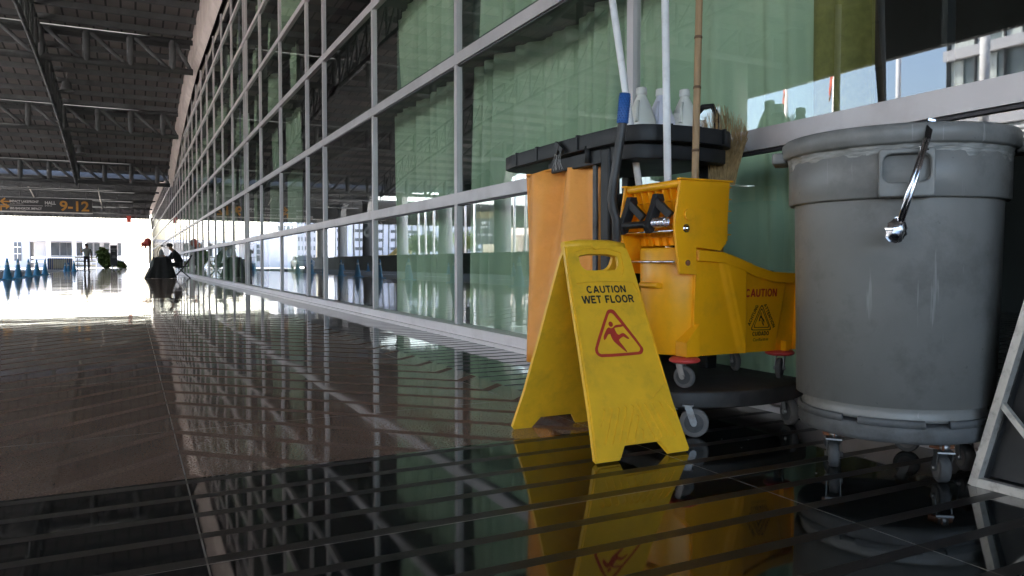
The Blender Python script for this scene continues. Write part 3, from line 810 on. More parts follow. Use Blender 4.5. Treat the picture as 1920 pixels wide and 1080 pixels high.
def leaves(mb, c, r, n, s, rr, flat=0.0):
    for _ in range(n):
        while True:
            q = Vector((rr.uniform(-1, 1), rr.uniform(-1, 1), rr.uniform(-1, 1)))
            if 0.25 < q.length < 1: break
        k = 1 + 0.25 * math.sin(q.x * 5 + q.z * 4) + 0.15 * math.sin(q.y * 9)
        p = Vector(c) + Vector((q.x * r[0], q.y * r[1], q.z * r[2])) * k
        a = Vector((rr.uniform(-1, 1), rr.uniform(-1, 1), rr.uniform(-1, 1))).normalized(); b_ = a.orthogonal().normalized()
        ss = s * rr.uniform(0.6, 1.4)
        mb.add([p - a * ss, p + b_ * ss * 0.5, p + a * ss, p - b_ * ss * 0.5], [(0, 1, 2, 3)])
def tree(x, y, h, r, seed, label, group='trees beyond the low wall'):
    rr = random.Random(seed); t = thing('tree', label, 'tree', (x, y, -0.3), group)
    b = MB().tube([(x, y, -0.3), (x + 0.1, y, h * 0.35), (x - 0.05, y + 0.1, h * 0.6), (x, y, h * 0.85)], [0.22, 0.16, 0.1, 0.03], 8)
    for i in range(6):
        a = rr.uniform(0, 6.28); b.tube([(x, y, h * (0.35 + 0.06 * i)), (x + math.cos(a) * r * 0.7, y + math.sin(a) * r * 0.7, h * (0.55 + 0.06 * i))], [0.07, 0.02], 6)
    b.build('trunk', 'bark', t)
    c = MB()
    for i in range(9):
        a = rr.uniform(0, 6.28); q = rr.uniform(0.1, 0.65) * r
        leaves(c, (x + math.cos(a) * q, y + math.sin(a) * q, h * rr.uniform(0.5, 0.9)), (r * 0.5, r * 0.5, h * 0.16), 170, 0.16, rr)
    c.build('crown', 'leaf', t)
def fa(px, Xp):   # mirrored pixel column -> Y for a thing whose mirrored X is Xp
    a = YAW + math.atan((px - 960) / 1414); return Xp / math.tan(a)
MX = 2 * GX - 0.0
tree(MX - 34, fa(782, 34), 4.2, 2.2, 3, 'round leafy tree beyond the wall, left one of the mirrored pair')
tree(MX - 36, fa(806, 36), 4.6, 2.4, 4, 'round leafy tree beyond the wall, right one of the mirrored pair')
tree(MX - 42, fa(868, 42), 5.0, 2.6, 5, 'bushy tree beyond the wall beside the mirrored billboard')

# bush and standee at the end of the floor
rr = random.Random(11)
Yp = 90.5
t = thing('shrub', 'dense green shrub beside the dark standee at the end of the floor', 'shrub', (fx(203, Yp), Yp, 0))
c = MB()
for dx, dz, r in ((-0.35, 1.3, 0.6), (-0.2, 0.8, 0.6), (0.1, 0.5, 0.6), (1.15, 0.45, 0.35), (-0.45, 1.75, 0.5), (1.35, 0.3, 0.35)):
    leaves(c, (fx(203, Yp) + dx, Yp + 0.3, dz), (r, 0.5, r * 0.9), 700, 0.16, rr)
c.build('foliage', 'leaf', t)
MB().tube([(fx(203, Yp), Yp + 0.3, -0.05), (fx(203, Yp) - 0.3, Yp + 0.3, 1.4)], 0.05, 6).build('stem', 'bark', t)
t = thing('standee', 'tall dark information standee with pale writing in front of the shrub', 'sign', (fx(214, 89), 89, 0))
xa, xb = fx(207.5, 89), fx(220.5, 89)
MB().box(xa, xb, 89, 89.1, 0.28, fz(460, 214, 89)).build('board', 'signboard', t)
MB().box(xa + 0.1, xa + 0.2, 89, 89.1, 0, 0.28).box(xb - 0.2, xb - 0.1, 89, 89.1, 0, 0.28).build('leg', 'white_paint', t)
lt = MB(); PMt = frame_m((0, 88.98, 0), (1, 0, 0), (0, 0, 1)); wd = xb - xa
for a, c_, z0, z1, tx in ((0.15, 0.85, 1.95, 2.05, 'row'), (0.25, 0.75, 1.75, 1.85, 'row'), (0.2, 0.8, 1.08, 1.13, 'row')):
    for q in range(6): lt.box(xa + wd * lerp(a, c_, q / 6), xa + wd * lerp(a, c_, (q + 0.7) / 6), 88.97, 88.985, z0, z1)
lt.box(xa + wd * 0.25, xa + wd * 0.75, 88.97, 88.985, 1.2, 1.24).box(xa + wd * 0.25, xa + wd * 0.75, 88.97, 88.985, 1.34, 1.36)
lt.build('lettering', 'sign_white', t)

# ------------------------------------------------------------------ cones
def cone_obj(x, y, z, label, group):
    t = thing('traffic_cone', label, 'cone', (x, y, z), group)
    b = MB().lathe([(0.0, z + 0.72), (0.018, z + 0.72), (0.03, z + 0.68), (0.135, z + 0.045), (0.15, z + 0.03)], (x, y), 20)
    b.box(x - 0.19, x + 0.19, y - 0.19, y + 0.19, z, z + 0.032)
    b.build('body', 'cone_blue', t)
    MB().lathe([(0.0925, z + 0.30), (0.073, z + 0.42)], (x, y), 20).lathe([(0.060, z + 0.50), (0.047, z + 0.58)], (x, y), 20).build('band', 'cone_band', t)
    return t
G1 = 'blue cones along the floor edge'
c0 = cone_obj(-3.72, 27.2, 0, 'blue banded cone, leftmost of the row on the floor edge', G1)
ordn = ['second', 'third', 'fourth', 'fifth', 'sixth']
for i, cy in enumerate((30.3, 33.0, 36.2, 39.2, 42.8)):
    copy_tree(c0, None, (-3.72, cy, 0), 'blue banded cone, %s from the left in the row on the floor edge' % ordn[i])
for i, (px, py, s) in enumerate(((122.5, 512, 'left'), (128.5, 512, 'right'))):
    p = at(px, 512, 1); Yc = 62
    copy_tree(c0, None, (fx(px, Yc), Yc, -0.13), 'small blue cone, %s one of the pair before the blue container' % s)
copy_tree(c0, None, (fx(141, 58), 57, -0.0), 'blue cone standing beside the barrier end')
for i, cy in enumerate((3, 9, 12.5, 16, 20, 24)):
    copy_tree(c0, None, (-3.72, cy, 0), 'blue cone of the near row, number %s from the camera, mirrored' % ['one', 'two', 'three', 'four', 'five', 'six'][i])
for i, cy in enumerate((14, 20, 27, 35, 44, 52, 62, 70)):
    copy_tree(c0, None, (-13.2, cy, -0.13), 'blue cone across the road by the low wall, %s one from the near end, mirrored' % ['first', 'second', 'third', 'fourth', 'fifth', 'sixth', 'seventh', 'eighth'][i])
for o in bpy.data.objects:
    if o.name.startswith('traffic_cone'): o['group'] = 'blue traffic cones'

# ------------------------------------------------------------------ people
def skin(name, verts, edges, m, parent, sub=2):
    """verts: (x,y,z,r) in world coordinates"""
    org = ORG[parent.name]
    me = bpy.data.meshes.new(name); me.from_pydata([Vector(v[:3]) - org for v in verts], edges, [])
    o = bpy.data.objects.new('tmp_skin', me); COL.objects.link(o)
    md = o.modifiers.new('s', 'SKIN'); sv = me.skin_vertices[0].data
    for i, v in enumerate(verts):
        r = v[3]; sv[i].radius = (r, r) if not isinstance(r, tuple) else r
    sv[0].use_root = True
    sb = o.modifiers.new('u', 'SUBSURF'); sb.levels = sub; sb.render_levels = sub
    dg = bpy.context.evaluated_depsgraph_get()
    m2 = bpy.data.meshes.new_from_object(o.evaluated_get(dg)); bpy.data.objects.remove(o)
    m2.name = name; m2.materials.clear(); m2.materials.append(MATS[m])
    for p in m2.polygons: p.use_smooth = True
    q = bpy.data.objects.new(name, m2); COL.objects.link(q); q.parent = parent; ORG[q.name] = org
    return q
def place(v, o, ang, s=1.0):
    c, n = math.cos(ang), math.sin(ang)
    return [(o[0] + (x * c - y * n) * s, o[1] + (x * n + y * c) * s, o[2] + z * s, r) for x, y, z, r in v]
def person(o, ang, pose, label, shirt, trousers, cap):
    """local frame: x forward, y to the person's left"""
    t = thing('person', label, 'person', o)
    if pose == 'stand':
        J = dict(hip=(0, 0, .92), sp=(0, 0, 1.12), ch=(0, 0, 1.33), nk=(0, 0, 1.46), hb=(.01, 0, 1.54), ht=(.015, 0, 1.63),
                 sl=(0, .18, 1.38), el=(-.04, .27, 1.12), wl=(.06, .27, .88), hl=(.08, .27, .80),
                 sr=(0, -.18, 1.38), er=(.12, -.30, 1.18), wr=(.18, -.34, 1.40), hr=(.2, -.33, 1.48),
                 tl=(0, .09, .88), kl=(.06, .10, .48), al=(0.04, .10, .08), fl=(.2, .11, .03),
                 tr=(0, -.09, .88), kr=(-.03, -.09, .48), ar=(-.16, -.09, .09), fr=(0.0, -.09, .03))
    else:
        J = dict(hip=(0, 0, .50), sp=(.04, 0, .70), ch=(.16, 0, .92), nk=(.25, 0, 1.04), hb=(.31, 0, 1.10), ht=(.34, 0, 1.19),
                 sl=(.18, .18, .96), el=(.30, .24, .72), wl=(.52, .14, .80), hl=(.60, .10, .84),
                 sr=(.18, -.18, .96), er=(.34, -.24, .74), wr=(.58, -.16, .76), hr=(.66, -.12, .80),
                 tl=(.05, .10, .50), kl=(.46, .13, .52), al=(.38, .13, .09), fl=(.54, .14, .04),
                 tr=(.05, -.10, .50), kr=(.44, -.13, .50), ar=(.50, -.13, .09), fr=(.66, -.14, .04))
    def V(*ks): return place([(*J[k], r) for k, r in ks], o, ang)
    body = V(('hip', .10), ('sp', .095), ('ch', .10), ('nk', .052), ('hb', .082), ('ht', .092), ('sl', .05), ('el', .038), ('wl', .026), ('hl', .036),
             ('sr', .05), ('er', .038), ('wr', .026), ('hr', .036), ('tl', .07), ('kl', .05), ('al', .036), ('fl', .035), ('tr', .07), ('kr', .05), ('ar', .036), ('fr', .035))
    E = [(0, 1), (1, 2), (2, 3), (3, 4), (4, 5), (2, 6), (6, 7), (7, 8), (8, 9), (2, 10), (10, 11), (11, 12), (12, 13), (0, 14), (14, 15), (15, 16), (16, 17), (0, 18), (18, 19), (19, 20), (20, 21)]
    skin('body', body, E, 'skin', t)
    sh = V(('hip', .16), ('sp', .155), ('ch', .16), ('nk', .06), ('sl', .075), ('el', .055), ('sr', .075), ('er', .055))
    es = [(0, 1), (1, 2), (2, 3), (2, 4), (4, 5), (2, 6), (6, 7)]
    if pose != 'stand':
        sh += V(('wl', .036), ('wr', .036)); es += [(5, 8), (7, 9)]
    skin('shirt', sh, es, shirt, t)
    tr_ = V(('hip', .122), ('tl', .09), ('kl', .068), ('al', .055), ('tr', .09), ('kr', .068), ('ar', .055))
    skin('trousers', tr_, [(0, 1), (1, 2), (2, 3), (0, 4), (4, 5), (5, 6)], trousers, t)
    hp = place([(*J['ht'], 0)], o, ang)[0]; hb = place([(*J['hb'], 0)], o, ang)[0]
    f = Vector((math.cos(ang), math.sin(ang), 0)); s_ = Vector((-f.y, f.x, 0)); H = Vector(hp[:3]) + Vector((0, 0, -0.015))
    hm = MB().sphere(H - f * 0.018 + Vector((0, 0, 0.035)), (0.098, 0.096, 0.092), 14, 8)
    hm.build('hair', 'hair_black', t)
    MB().sphere(H + f * 0.085 + Vector((0, 0, -0.03)), (0.02, 0.016, 0.022), 8, 6).build('nose', 'skin', t)
    for k in (-1, 1):
        MB().sphere(H + s_ * 0.082 * k + Vector((0, 0, -0.025)), (0.012, 0.012, 0.025), 8, 6).build('ear', 'skin', t)
        MB().sphere(H + f * 0.078 + s_ * 0.03 * k + Vector((0, 0, -0.005)), (0.009, 0.009, 0.006), 8, 5).build('eye', 'hair_black', t)
    MB().sphere(H + f * 0.078 + Vector((0, 0, -0.068)), (0.008, 0.02, 0.005), 8, 5).build('mouth', 'bumper_red', t)
    if cap:
        c = MB().sphere(H + Vector((0, 0, 0.045)), (0.108, 0.106, 0.085), 14, 8)
        c.bar(H + f * 0.06 + Vector((0, 0, 0.04)), H + f * 0.175 + Vector((0, 0, 0.025)), 0.14, 0.012)
        c.build('cap', 'hair_black', t)
    for w_, h_, e_ in (('wl', 'hl', 'el'), ('wr', 'hr', 'er')):
        a = Vector(place([(*J[w_], 0)], o, ang)[0][:3]); b_ = Vector(place([(*J[h_], 0)], o, ang)[0][:3])
        d = (b_ - a).normalized(); sd_ = d.cross(Vector((0, 0, 1))).normalized(); g = MB()
        for k in range(4):
            s0 = b_ + d * 0.02 + sd_ * (k - 1.5) * 0.018; L = (0.06, 0.07, 0.066, 0.05)[k]
            g.tube([s0, s0 + d * L * 0.6 - Vector((0, 0, 0.006)), s0 + d * L * 0.9 - Vector((0, 0, 0.03))], [0.009, 0.008, 0.006], 6)
        g.tube([a + sd_ * 0.02 + d * 0.03, a + sd_ * 0.05 + d * 0.07], [0.011, 0.008], 6)
        g.build('fingers', 'skin', t)
    for a_, f_ in (('al', 'fl'), ('ar', 'fr')):
        a = Vector(place([(*J[a_], 0)], o, ang)[0][:3]); b_ = Vector(place([(*J[f_], 0)], o, ang)[0][:3])
        MB().tube([(a.x, a.y, o[2] + 0.055), (b_.x, b_.y, o[2] + 0.04)], [0.052, 0.042], 8).build('shoe', 'hair_black', t)
    return t
Ypn = 52.0
person((fx(163, Ypn), Ypn, 0.0), math.radians(-75), 'stand', 'standing person in a loose grey shirt and dark trousers, one hand raised', 'shirt_grey', 'trousers_dark', False)
mx_, my_ = 1.62, 30.6
person((mx_, my_, 0.0), math.radians(187), 'sit', 'seated person in black clothes and dark cap leaning over the small table', 'shirt_black', 'shirt_black', True)
# folding chair
def folding_chair(x, y, label):
    t = thing('folding_chair', label, 'chair', (x, y, 0))
    b = MB().box(x - 0.22, x + 0.22, y - 0.21, y + 0.21, 0.42, 0.45); b.build('seat', 'cloth_black', t, bevel=0.01)
    b = MB()
    for s in (-0.21, 0.21):
        b = MB().tube([(x - 0.27, y + s, 0.0), (x + 0.12, y + s, 0.45), (x + 0.36, y + s, 0.86)], 0.016, 8); b.build('leg', 'grey_tube', t)
        b = MB().tube([(x - 0.15, y + s, 0.42), (x + 0.30, y + s, 0.0)], 0.015, 8); b.build('leg', 'grey_tube', t)
    MB().tube([(x - 0.24, y - 0.21, 0.05), (x - 0.24, y + 0.21, 0.05)], 0.012, 8).tube([(x + 0.25, y - 0.21, 0.05), (x + 0.25, y + 0.21, 0.05)], 0.012, 8).build('crossbar', 'grey_tube', t)
    MB().box(-0.02, 0.02, -0.2, 0.2, -0.11, 0.11, Matrix.Rotation(math.radians(28), 3, 'Y'), (0, 0, 0)).build('tmp', 'cloth_black', None)
    o = bpy.data.objects['tmp']; me = o.data; bpy.data.objects.remove(o)
    MB().merge(me, Matrix.Translation((x + 0.30, y, 0.75))).build('backrest', 'cloth_black', t)
    return t
folding_chair(mx_ + 0.05, my_, 'black folding chair under the seated person in the cap')
# table with black cloth
tx, ty = 1.02, 30.6
t = thing('small_table', 'small table draped to the floor in black cloth before the seated person', 'table', (tx, ty, 0))
vs = []; fs = []; n = 72
prof = [(0.27, 0.775), (0.285, 0.76), (0.30, 0.6), (0.36, 0.3), (0.43, 0.01)]
for k, (r, z) in enumerate(prof):
    for j in range(n):
        a = 2 * PI * j / n; f = k / 4
        rr_ = r * (1 + 0.10 * f * math.sin(a * 9) + 0.10 * f * math.sin(a * 5 + 1)) * (1 / max(abs(math.cos(a)), abs(math.sin(a)))) ** 0.55
        if math.cos(a) < -0.6: rr_ *= 1 + 0.30 * f
        vs.append((tx + rr_ * math.cos(a), ty + rr_ * math.sin(a), z))
vs.append((tx, ty, 0.776))
for k in range(4):
    for j in range(n): fs.append((k * n + j, (k + 1) * n + j, (k + 1) * n + (j + 1) % n, k * n + (j + 1) % n))
for j in range(n): fs.append((j, (j + 1) % n, len(vs) - 1))
MB().add(vs, fs, True).build('cloth', 'cloth_black', t)
b = MB().prism([(0, 0.75), (-0.33, 0.0), (-0.12, 0.0)], lambda u, v: (tx - 0.27 + u, ty - 0.33 + u * 0.3, v), lambda u, v: (tx - 0.26 + u, ty - 0.30 + u * 0.3, v))
b.build('loose_corner', 'cloth_grey', t)
t = thing('gooseneck_lamp', 'thin black gooseneck lamp arching over the small table', 'lamp', (tx - 0.12, ty, 0.777))
MB().tube([(tx - 0.14, ty, 0.785), (tx - 0.15, ty, 0.95), (tx - 0.10, ty, 1.1), (tx, ty, 1.19), (tx + 0.08, ty, 1.18), (tx + 0.13, ty, 1.1)], 0.012, 8).build('neck', 'grey_tube', t)
MB().lathe([(0.0, 0.777), (0.06, 0.777), (0.06, 0.79), (0.0, 0.792)], (tx - 0.14, ty), 16).build('base', 'grey_tube', t)
MB().tube([(tx - 0.03, ty, 1.19), (tx + 0.05, ty, 1.195)], [0.03, 0.035], 10).build('head', 'cloth_black', t)
tag(MB().lathe([(0, 0.777), (0.075, 0.777), (0.08, 0.9), (0.06, 1.02), (0.03, 1.06), (0.03, 1.09), (0, 1.09)], (tx - 0.02, ty + 0.05), 16).build('water_jug', 'cloth_grey', None, (tx - 0.02, ty + 0.05, 0.777)), 'pale grey jug standing on the black draped table', 'jug')
# red bundle on a white post
px_ = at(282, 505, 47)
t = thing('white_post', 'slim white post with nothing but a red bundle tied at its top', 'post', (px_.x, px_.y, 0))
MB().box(px_.x - 0.07, px_.x + 0.07, px_.y - 0.07, px_.y + 0.07, 0.0, 1.75).box(px_.x - 0.12, px_.x + 0.12, px_.y - 0.12, px_.y + 0.12, 0, 0.05).build('post', 'white_paint', t)
q = at(277, 454, 46.6)
b = MB().sphere(q, (0.22, 0.2, 0.26), 14, 10).sphere(q + Vector((-0.2, 0, -0.12)), (0.18, 0.15, 0.14), 12, 8).tube([q + Vector((-0.22, 0, -0.1)), q + Vector((-0.36, 0, -0.3))], [0.08, 0.03], 8).tube([q + Vector((-0.1, 0, -0.15)), q + Vector((-0.14, 0, -0.4))], [0.07, 0.03], 8)
tag(b.build('red_bundle', 'red_cloth', None, q), 'red rounded cloth bundle with dangling tails on the white post', 'bundle')
p = at(243.5, 411, 1); Yr = 97.4; xr_ = fx(243.5, Yr)
tag(MB().box(xr_ - 0.22, xr_ + 0.22, Yr, Yr + 0.03, fz(417, 243, Yr), 5.96).build('red_flag', 'red_cloth', None, (xr_, Yr, 5.9)), 'small red flag hanging from the far canopy edge', 'flag')
b = MB().prism([(0, 0), (0.55, 0), (0.35, -1.3), (0.1, -1.3)], lambda u, v: (fx(284, 96) + u, 96.3, 5.75 + v), lambda u, v: (fx(284, 96) + u, 96.6, 5.75 + v))
tag(b.build('loudspeaker', 'steel_paint', None, (fx(284, 96), 96.4, 5)), 'dark wedge loudspeaker hung under the far canopy beside the glass front', 'speaker')

# ================================================================== OPEN SIDE (seen mirrored in the glass)
hx = MX - 40
t = thing('glazed_hotel', 'glazed hotel block with white floor bands and pale curtains, mirrored at the upper right', 'building', (hx, 10, 0))
MB().box(hx - 14, hx - 0.3, -25, 26.5, -0.3, 34).build('wall', 'hotel_glass', t)
for z in (0.0, 3.9, 7.7, 11.5, 15.3, 19.1, 22.9, 26.7, 30.5):
    MB().box(hx - 0.29, hx + 0.15, -25, 26.6, z, z + 0.55).build('floor_band', 'white_wall', t)
rr = random.Random(5)
b = MB()
yy = 26.5
while yy > -24:
    b.box(hx - 0.28, hx + 0.02, yy - 0.05, yy, 0, 34); yy -= 1.53
b.build('mullions', 'steel_paint', t)
b = MB()
for z in (4.45, 8.25, 12.05, 15.85):
    yy = 26.4
    while yy > 6:
        w = rr.uniform(0.7, 2.3)
        b.box(hx - 0.29, hx - 0.2, yy - w, yy - 0.05, z, z + 3.2); yy -= w + rr.uniform(0.4, 1.5)
b.build('curtains', 'sheer_curtain', t)
b = MB()
for i in range(12): b.box(hx - 0.2, hx + 0.1, -25, 24.4, 4.5 + i * 0.26, 4.6 + i * 0.26)
b.build('louvres', 'white_paint', t)
# flagpoles
fp = [(1470, 25, 8.3, 0.07), (1560, 26, 9.5, 0.06), (1678, 27, 12, 0.09), (1838, 24.5, 12, 0.14), (1376, 25, 7.5, 0.05)]
lb = ['far left of the mirrored row, red and white flag', 'second mirrored, its flag furled', 'third mirrored, tall, near the hotel edge', 'thickest, in front of the hotel windows', 'slim, half hidden behind the broom']
for i, (px, Xp, h, r) in enumerate(fp):
    x, y = MX - Xp, fa(px, Xp)
    t = thing('flagpole', 'white flagpole, ' + lb[i], 'flagpole', (x, y, -0.3), 'white flagpoles beyond the road')
    MB().tube([(x, y, -0.3), (x, y, h)], [r * 1.15, r], 12).build('pole', 'white_paint', t)
    if i != 3:
        vs = []; fs = []
        z1 = h - 0.2
        for a in range(7):
            for c in range(8):
                vs.append((x + 0.1 + 0.07 * a + 0.02 * c, y - 0.06 * a + 0.06 * math.sin(a * 1.7 + c * .5), z1 - c * 0.22 - a * 0.12))
        for a in range(6):
            for c in range(7): fs.append((a * 8 + c, a * 8 + c + 1, a * 8 + c + 9, a * 8 + c + 8))
        MB().add(vs, fs, True).build('flag', 'red_cloth', t)
for i, (px, Xp, h) in enumerate(((786, 24, 8), (799, 23.5, 8), (814, 23, 8), (872, 25, 8), (963, 24, 8), (984, 23.5, 8), (664, 24, 8), (708, 24, 6))):
    x, y = MX - Xp, fa(px, Xp)
    t = thing('lamp_post', 'slim white mast beyond the low wall, mirrored between the columns', 'mast', (x, y, -0.3), 'slim white masts beyond the wall')
    MB().tube([(x, y, -0.3), (x, y, h)], [0.11, 0.08], 8).build('pole', 'white_paint', t)
    MB().tube([(x, y, h), (x + 0.5, y, h + 0.2), (x + 0.9, y, h + 0.15)], 0.05, 6).build('arm', 'white_paint', t)
# office block
Yo = 190
t = thing('office_block', 'pale blue grey office block with rows of small dark windows, mirrored in the glass', 'building', (-55, Yo, 0))
xa, xb = MX - Yo * math.tan(YAW + math.atan((905 - 960) / 1414)), MX - Yo * math.tan(YAW + math.atan((628 - 960) / 1414))
MB().box(xa, xb, Yo, Yo + 20, -0.3, 14.4).build('wall', 'cool_wall', t)
b = MB(); n = 26
for i in range(n + 1): b.box(lerp(xa, xb, i / n) - 0.12, lerp(xa, xb, i / n) + 0.12, Yo - 0.25, Yo - 0.01, 0, 14.4)
b.build('fins', 'wall_grey', t)
for k in range(6):
    z = 1.6 + k * 2.25
    for i in range(0, n, 3):
        MB().box(lerp(xa, xb, (i + 0.12) / n), lerp(xa, xb, (i + 1.7) / n), Yo - 0.12, Yo - 0.02, z, z + 0.75).build('window', 'window_dark', t) if (i * 7 + k) % 31 else None
# apartment towers
for bi, (pa, pb, Yt, h, lbb) in enumerate(((520, 552, 250, 60, 'tall white apartment tower, left of the mirrored pair'), (556, 592, 265, 52, 'tall white apartment tower, right of the mirrored pair'))):
    xa = MX - Yt * math.tan(YAW + math.atan((pb - 960) / 1414)); xb = MX - Yt * math.tan(YAW + math.atan((pa - 960) / 1414))
    t = thing('apartment_tower', lbb, 'building', ((xa + xb) / 2, Yt, 0), 'white apartment towers')
    MB().box(xa, xb, Yt, Yt + 14, -0.3, h).build('wall', 'white_wall', t)
    b = MB()
    for k in range(14):
        for i in range(5):
            x0 = lerp(xa, xb, (i + 0.3) / 5); b.box(x0, x0 + 0.5, Yt - 0.1, Yt - 0.02, 2 + k * 3, 3.4 + k * 3)
    tag(b.build('windows', 'window_dark', t), None, None, None, 'stuff')
# billboard
Xp = 32; yb_ = fa(910, Xp); bx_ = MX - Xp
dv = Vector((1, -2.0, 0)).normalized(); uu = Vector((0, 0, 1)).cross(dv)
t = thing('billboard', 'dark advertising billboard with gold heading on white legs, mirrored beside the orange bag', 'billboard', (bx_, yb_, -0.3))
PB = frame_m((bx_, yb_, 2.45), uu, (0, 0, 1))
me = curve_mesh([[(-0.9, 0), (0.9, 0), (0.9, 3.3), (-0.9, 3.3)]], 0.1); MB().merge(me, PB).build('board', 'signboard', t)
me = curve_mesh([[(-0.88, 2.6), (0.88, 2.6), (0.88, 3.28), (-0.88, 3.28)]], 0.02); MB().merge(me, PB @ Matrix.Translation((0, 0, 0.07))).build('heading_panel', 'sign_gold', t)
lt = MB(); L_ = PB @ Matrix.Translation((0, 0, 0.09))
lettering(lt, '1 99', L_, -0.5, 0.3, 1.95, 2.3); lettering(lt, '77.00', L_, -0.55, 0.4, 1.6, 1.82); lettering(lt, '086-103-9', L_, -0.75, 0.7, 0.85, 1.08)
lt.build('lettering', 'sign_white', t)
for s in (-1.05, 1.05):
    p = PB @ Vector((s, 0, 0)); MB().tube([(p.x, p.y, -0.3), (p.x, p.y, 7.4)], 0.11, 8).build('leg', 'white_paint', t)
# elevated ramp
t = thing('overpass', 'grey elevated road ramp on piers, mirrored above the low wall', 'bridge', (-50, 108, 0))
MB().box(-62, -50, 100, 118, 5.0, 6.6).build('deck', 'concrete_band', t)
for y in (103, 115): MB().box(-57.5, -55, y - 0.8, y + 0.8, -0.3, 4.99).build('pier', 'concrete_band', t)
# excavator arm-like pale heap
t = thing('excavator', 'pale yellow excavator arm rising behind the low wall, mirrored', 'excavator', (MX - 30, fa(725, 30), -0.3))
x, y = MX - 30, fa(728, 30)
MB().bar((x, y, 1.0), (x - 1.2, y - 1.2, 2.6), 0.5).bar((x - 1.2, y - 1.2, 2.6), (x - 2.3, y - 2.3, 1.9), 0.4).build('arm', 'excavator', t)
MB().box(x - 0.6, x + 1.6, y - 0.8, y + 1.4, 0.3, 1.6).build('cab', 'excavator', t, bevel=0.1)
MB().box(x - 0.8, x + 1.9, y - 1.0, y + 1.6, -0.3, 0.29).build('track', 'tyre_dark', t)
# parked white car
def car(x, y):
    t = thing('parked_car', 'white saloon car parked by the low wall, mirrored behind the cones', 'car', (x, y, -0.13)); z = -0.13
    secs = [(-2.2, .45, .75, .78), (-2.1, .35, .9, .8), (-1.3, .3, 1.0, .82), (-0.7, .3, 1.45, .80), (0.5, .3, 1.48, .80), (1.2, .3, 1.05, .82), (2.0, .32, .85, .80), (2.2, .42, .7, .76)]
    vs = []; fs = []
    for (yy, z0, z1, w) in secs:
        tw = w if z1 < 1.1 else w * 0.75
        for sx_, zz in ((-w, z0), (w, z0), (w * 1.02, min(z1, 0.85)), (tw, z1), (-tw, z1), (-w * 1.02, min(z1, 0.85))): vs.append((x + sx_, y + yy, z + zz))
    for i in range(len(secs) - 1):
        for j in range(6): fs.append((i * 6 + j, i * 6 + (j + 1) % 6, (i + 1) * 6 + (j + 1) % 6, (i + 1) * 6 + j))
    fs += [tuple(range(6))[::-1], tuple(range(len(vs) - 6, len(vs)))]
    MB().add(vs, fs).build('body', 'car_white', t, bevel=0.04)
    for s in (-1, 1):
        MB().prism([(-1.0, 0.95), (-0.62, 1.38), (0.48, 1.4), (1.0, 1.0)], lambda u, v: (x + s * 0.845, y + u, z + v), lambda u, v: (x + s * 0.75, y + u, z + v)).build('side_window', 'window_dark', t)
        for yy in (-1.35, 1.35): MB().disc((x + s * 0.74, y + yy, z + 0.32), (1, 0, 0), 0.32, 0.2, 20).build('wheel', 'tyre_dark', t)
car(MX - 16, 80.5)

# ================================================================== WET FLOOR SIGN
YR = 2.02
sg = thing('wet_floor_sign', 'yellow folding wet floor sign with red slipping figure standing open on the floor', 'floor sign', (1.315, YR, 0))
L = 0.68
out = [(-0.158, 0.0), (-0.082, 0.0), (-0.057, 0.039), (0.066, 0.039), (0.094, 0.0), (0.163, 0.0), (0.169, 0.008),
       (0.150, 0.15), (0.135, 0.35), (0.125, 0.52), (0.118, 0.62), (0.110, 0.655), (0.095, 0.671), (0.05, 0.677), (-0.05, 0.679), (-0.105, 0.674), (-0.120, 0.66), (-0.124, 0.62),
       (-0.131, 0.52), (-0.140, 0.35), (-0.152, 0.15), (-0.165, 0.01)]
hole = smooth_poly([(-0.075, 0.636), (-0.077, 0.605), (-0.070, 0.588), (-0.055, 0.579), (0.045, 0.579), (0.060, 0.588), (0.068, 0.606), (0.066, 0.636)], 1)
hrec = smooth_poly([(-0.090, 0.652), (-0.090, 0.60), (-0.084, 0.566), (-0.060, 0.553), (0.055, 0.553), (0.076, 0.568), (0.082, 0.60), (0.082, 0.652)], 1)
cen = smooth_poly([(-0.133, 0.160), (0.142, 0.164), (0.130, 0.35), (0.118, 0.535), (0.07, 0.541), (-0.07, 0.541), (-0.122, 0.533), (-0.131, 0.35)], 1)
inset = [(x * 0.965, 0.006 + y * 0.978) for x, y in out]
gr = [((-0.108, 0.143), (-0.131, 0.102)), ((-0.083, 0.143), (-0.128, 0.052)), ((-0.057, 0.144), (-0.103, 0.052)), ((-0.031, 0.145), (-0.079, 0.053)), ((-0.006, 0.146), (-0.054, 0.053)),
      ((0.004, 0.116), (-0.027, 0.053)), ((0.014, 0.146), (0.044, 0.054)), ((0.0395, 0.146), (0.071, 0.054)), ((0.066, 0.147), (0.095, 0.055)), ((0.094, 0.147), (0.121, 0.054)), ((0.118, 0.147), (0.138, 0.107)), ((0.010, 0.073), (0.006, 0.054))]
caps = [capsule(p, q, 0.0082) for p, q in gr]
ang = math.atan2(0.63, 0.25)
def sign_plane(front):
    if front: return frame_m((1.315, YR - 0.2545, 0.003), (1, 0, 0), (0, 0.2545, 0.627))
    return frame_m((1.315, YR + 0.2545, 0.003), (-1, 0, 0), (0, -0.2545, 0.627))
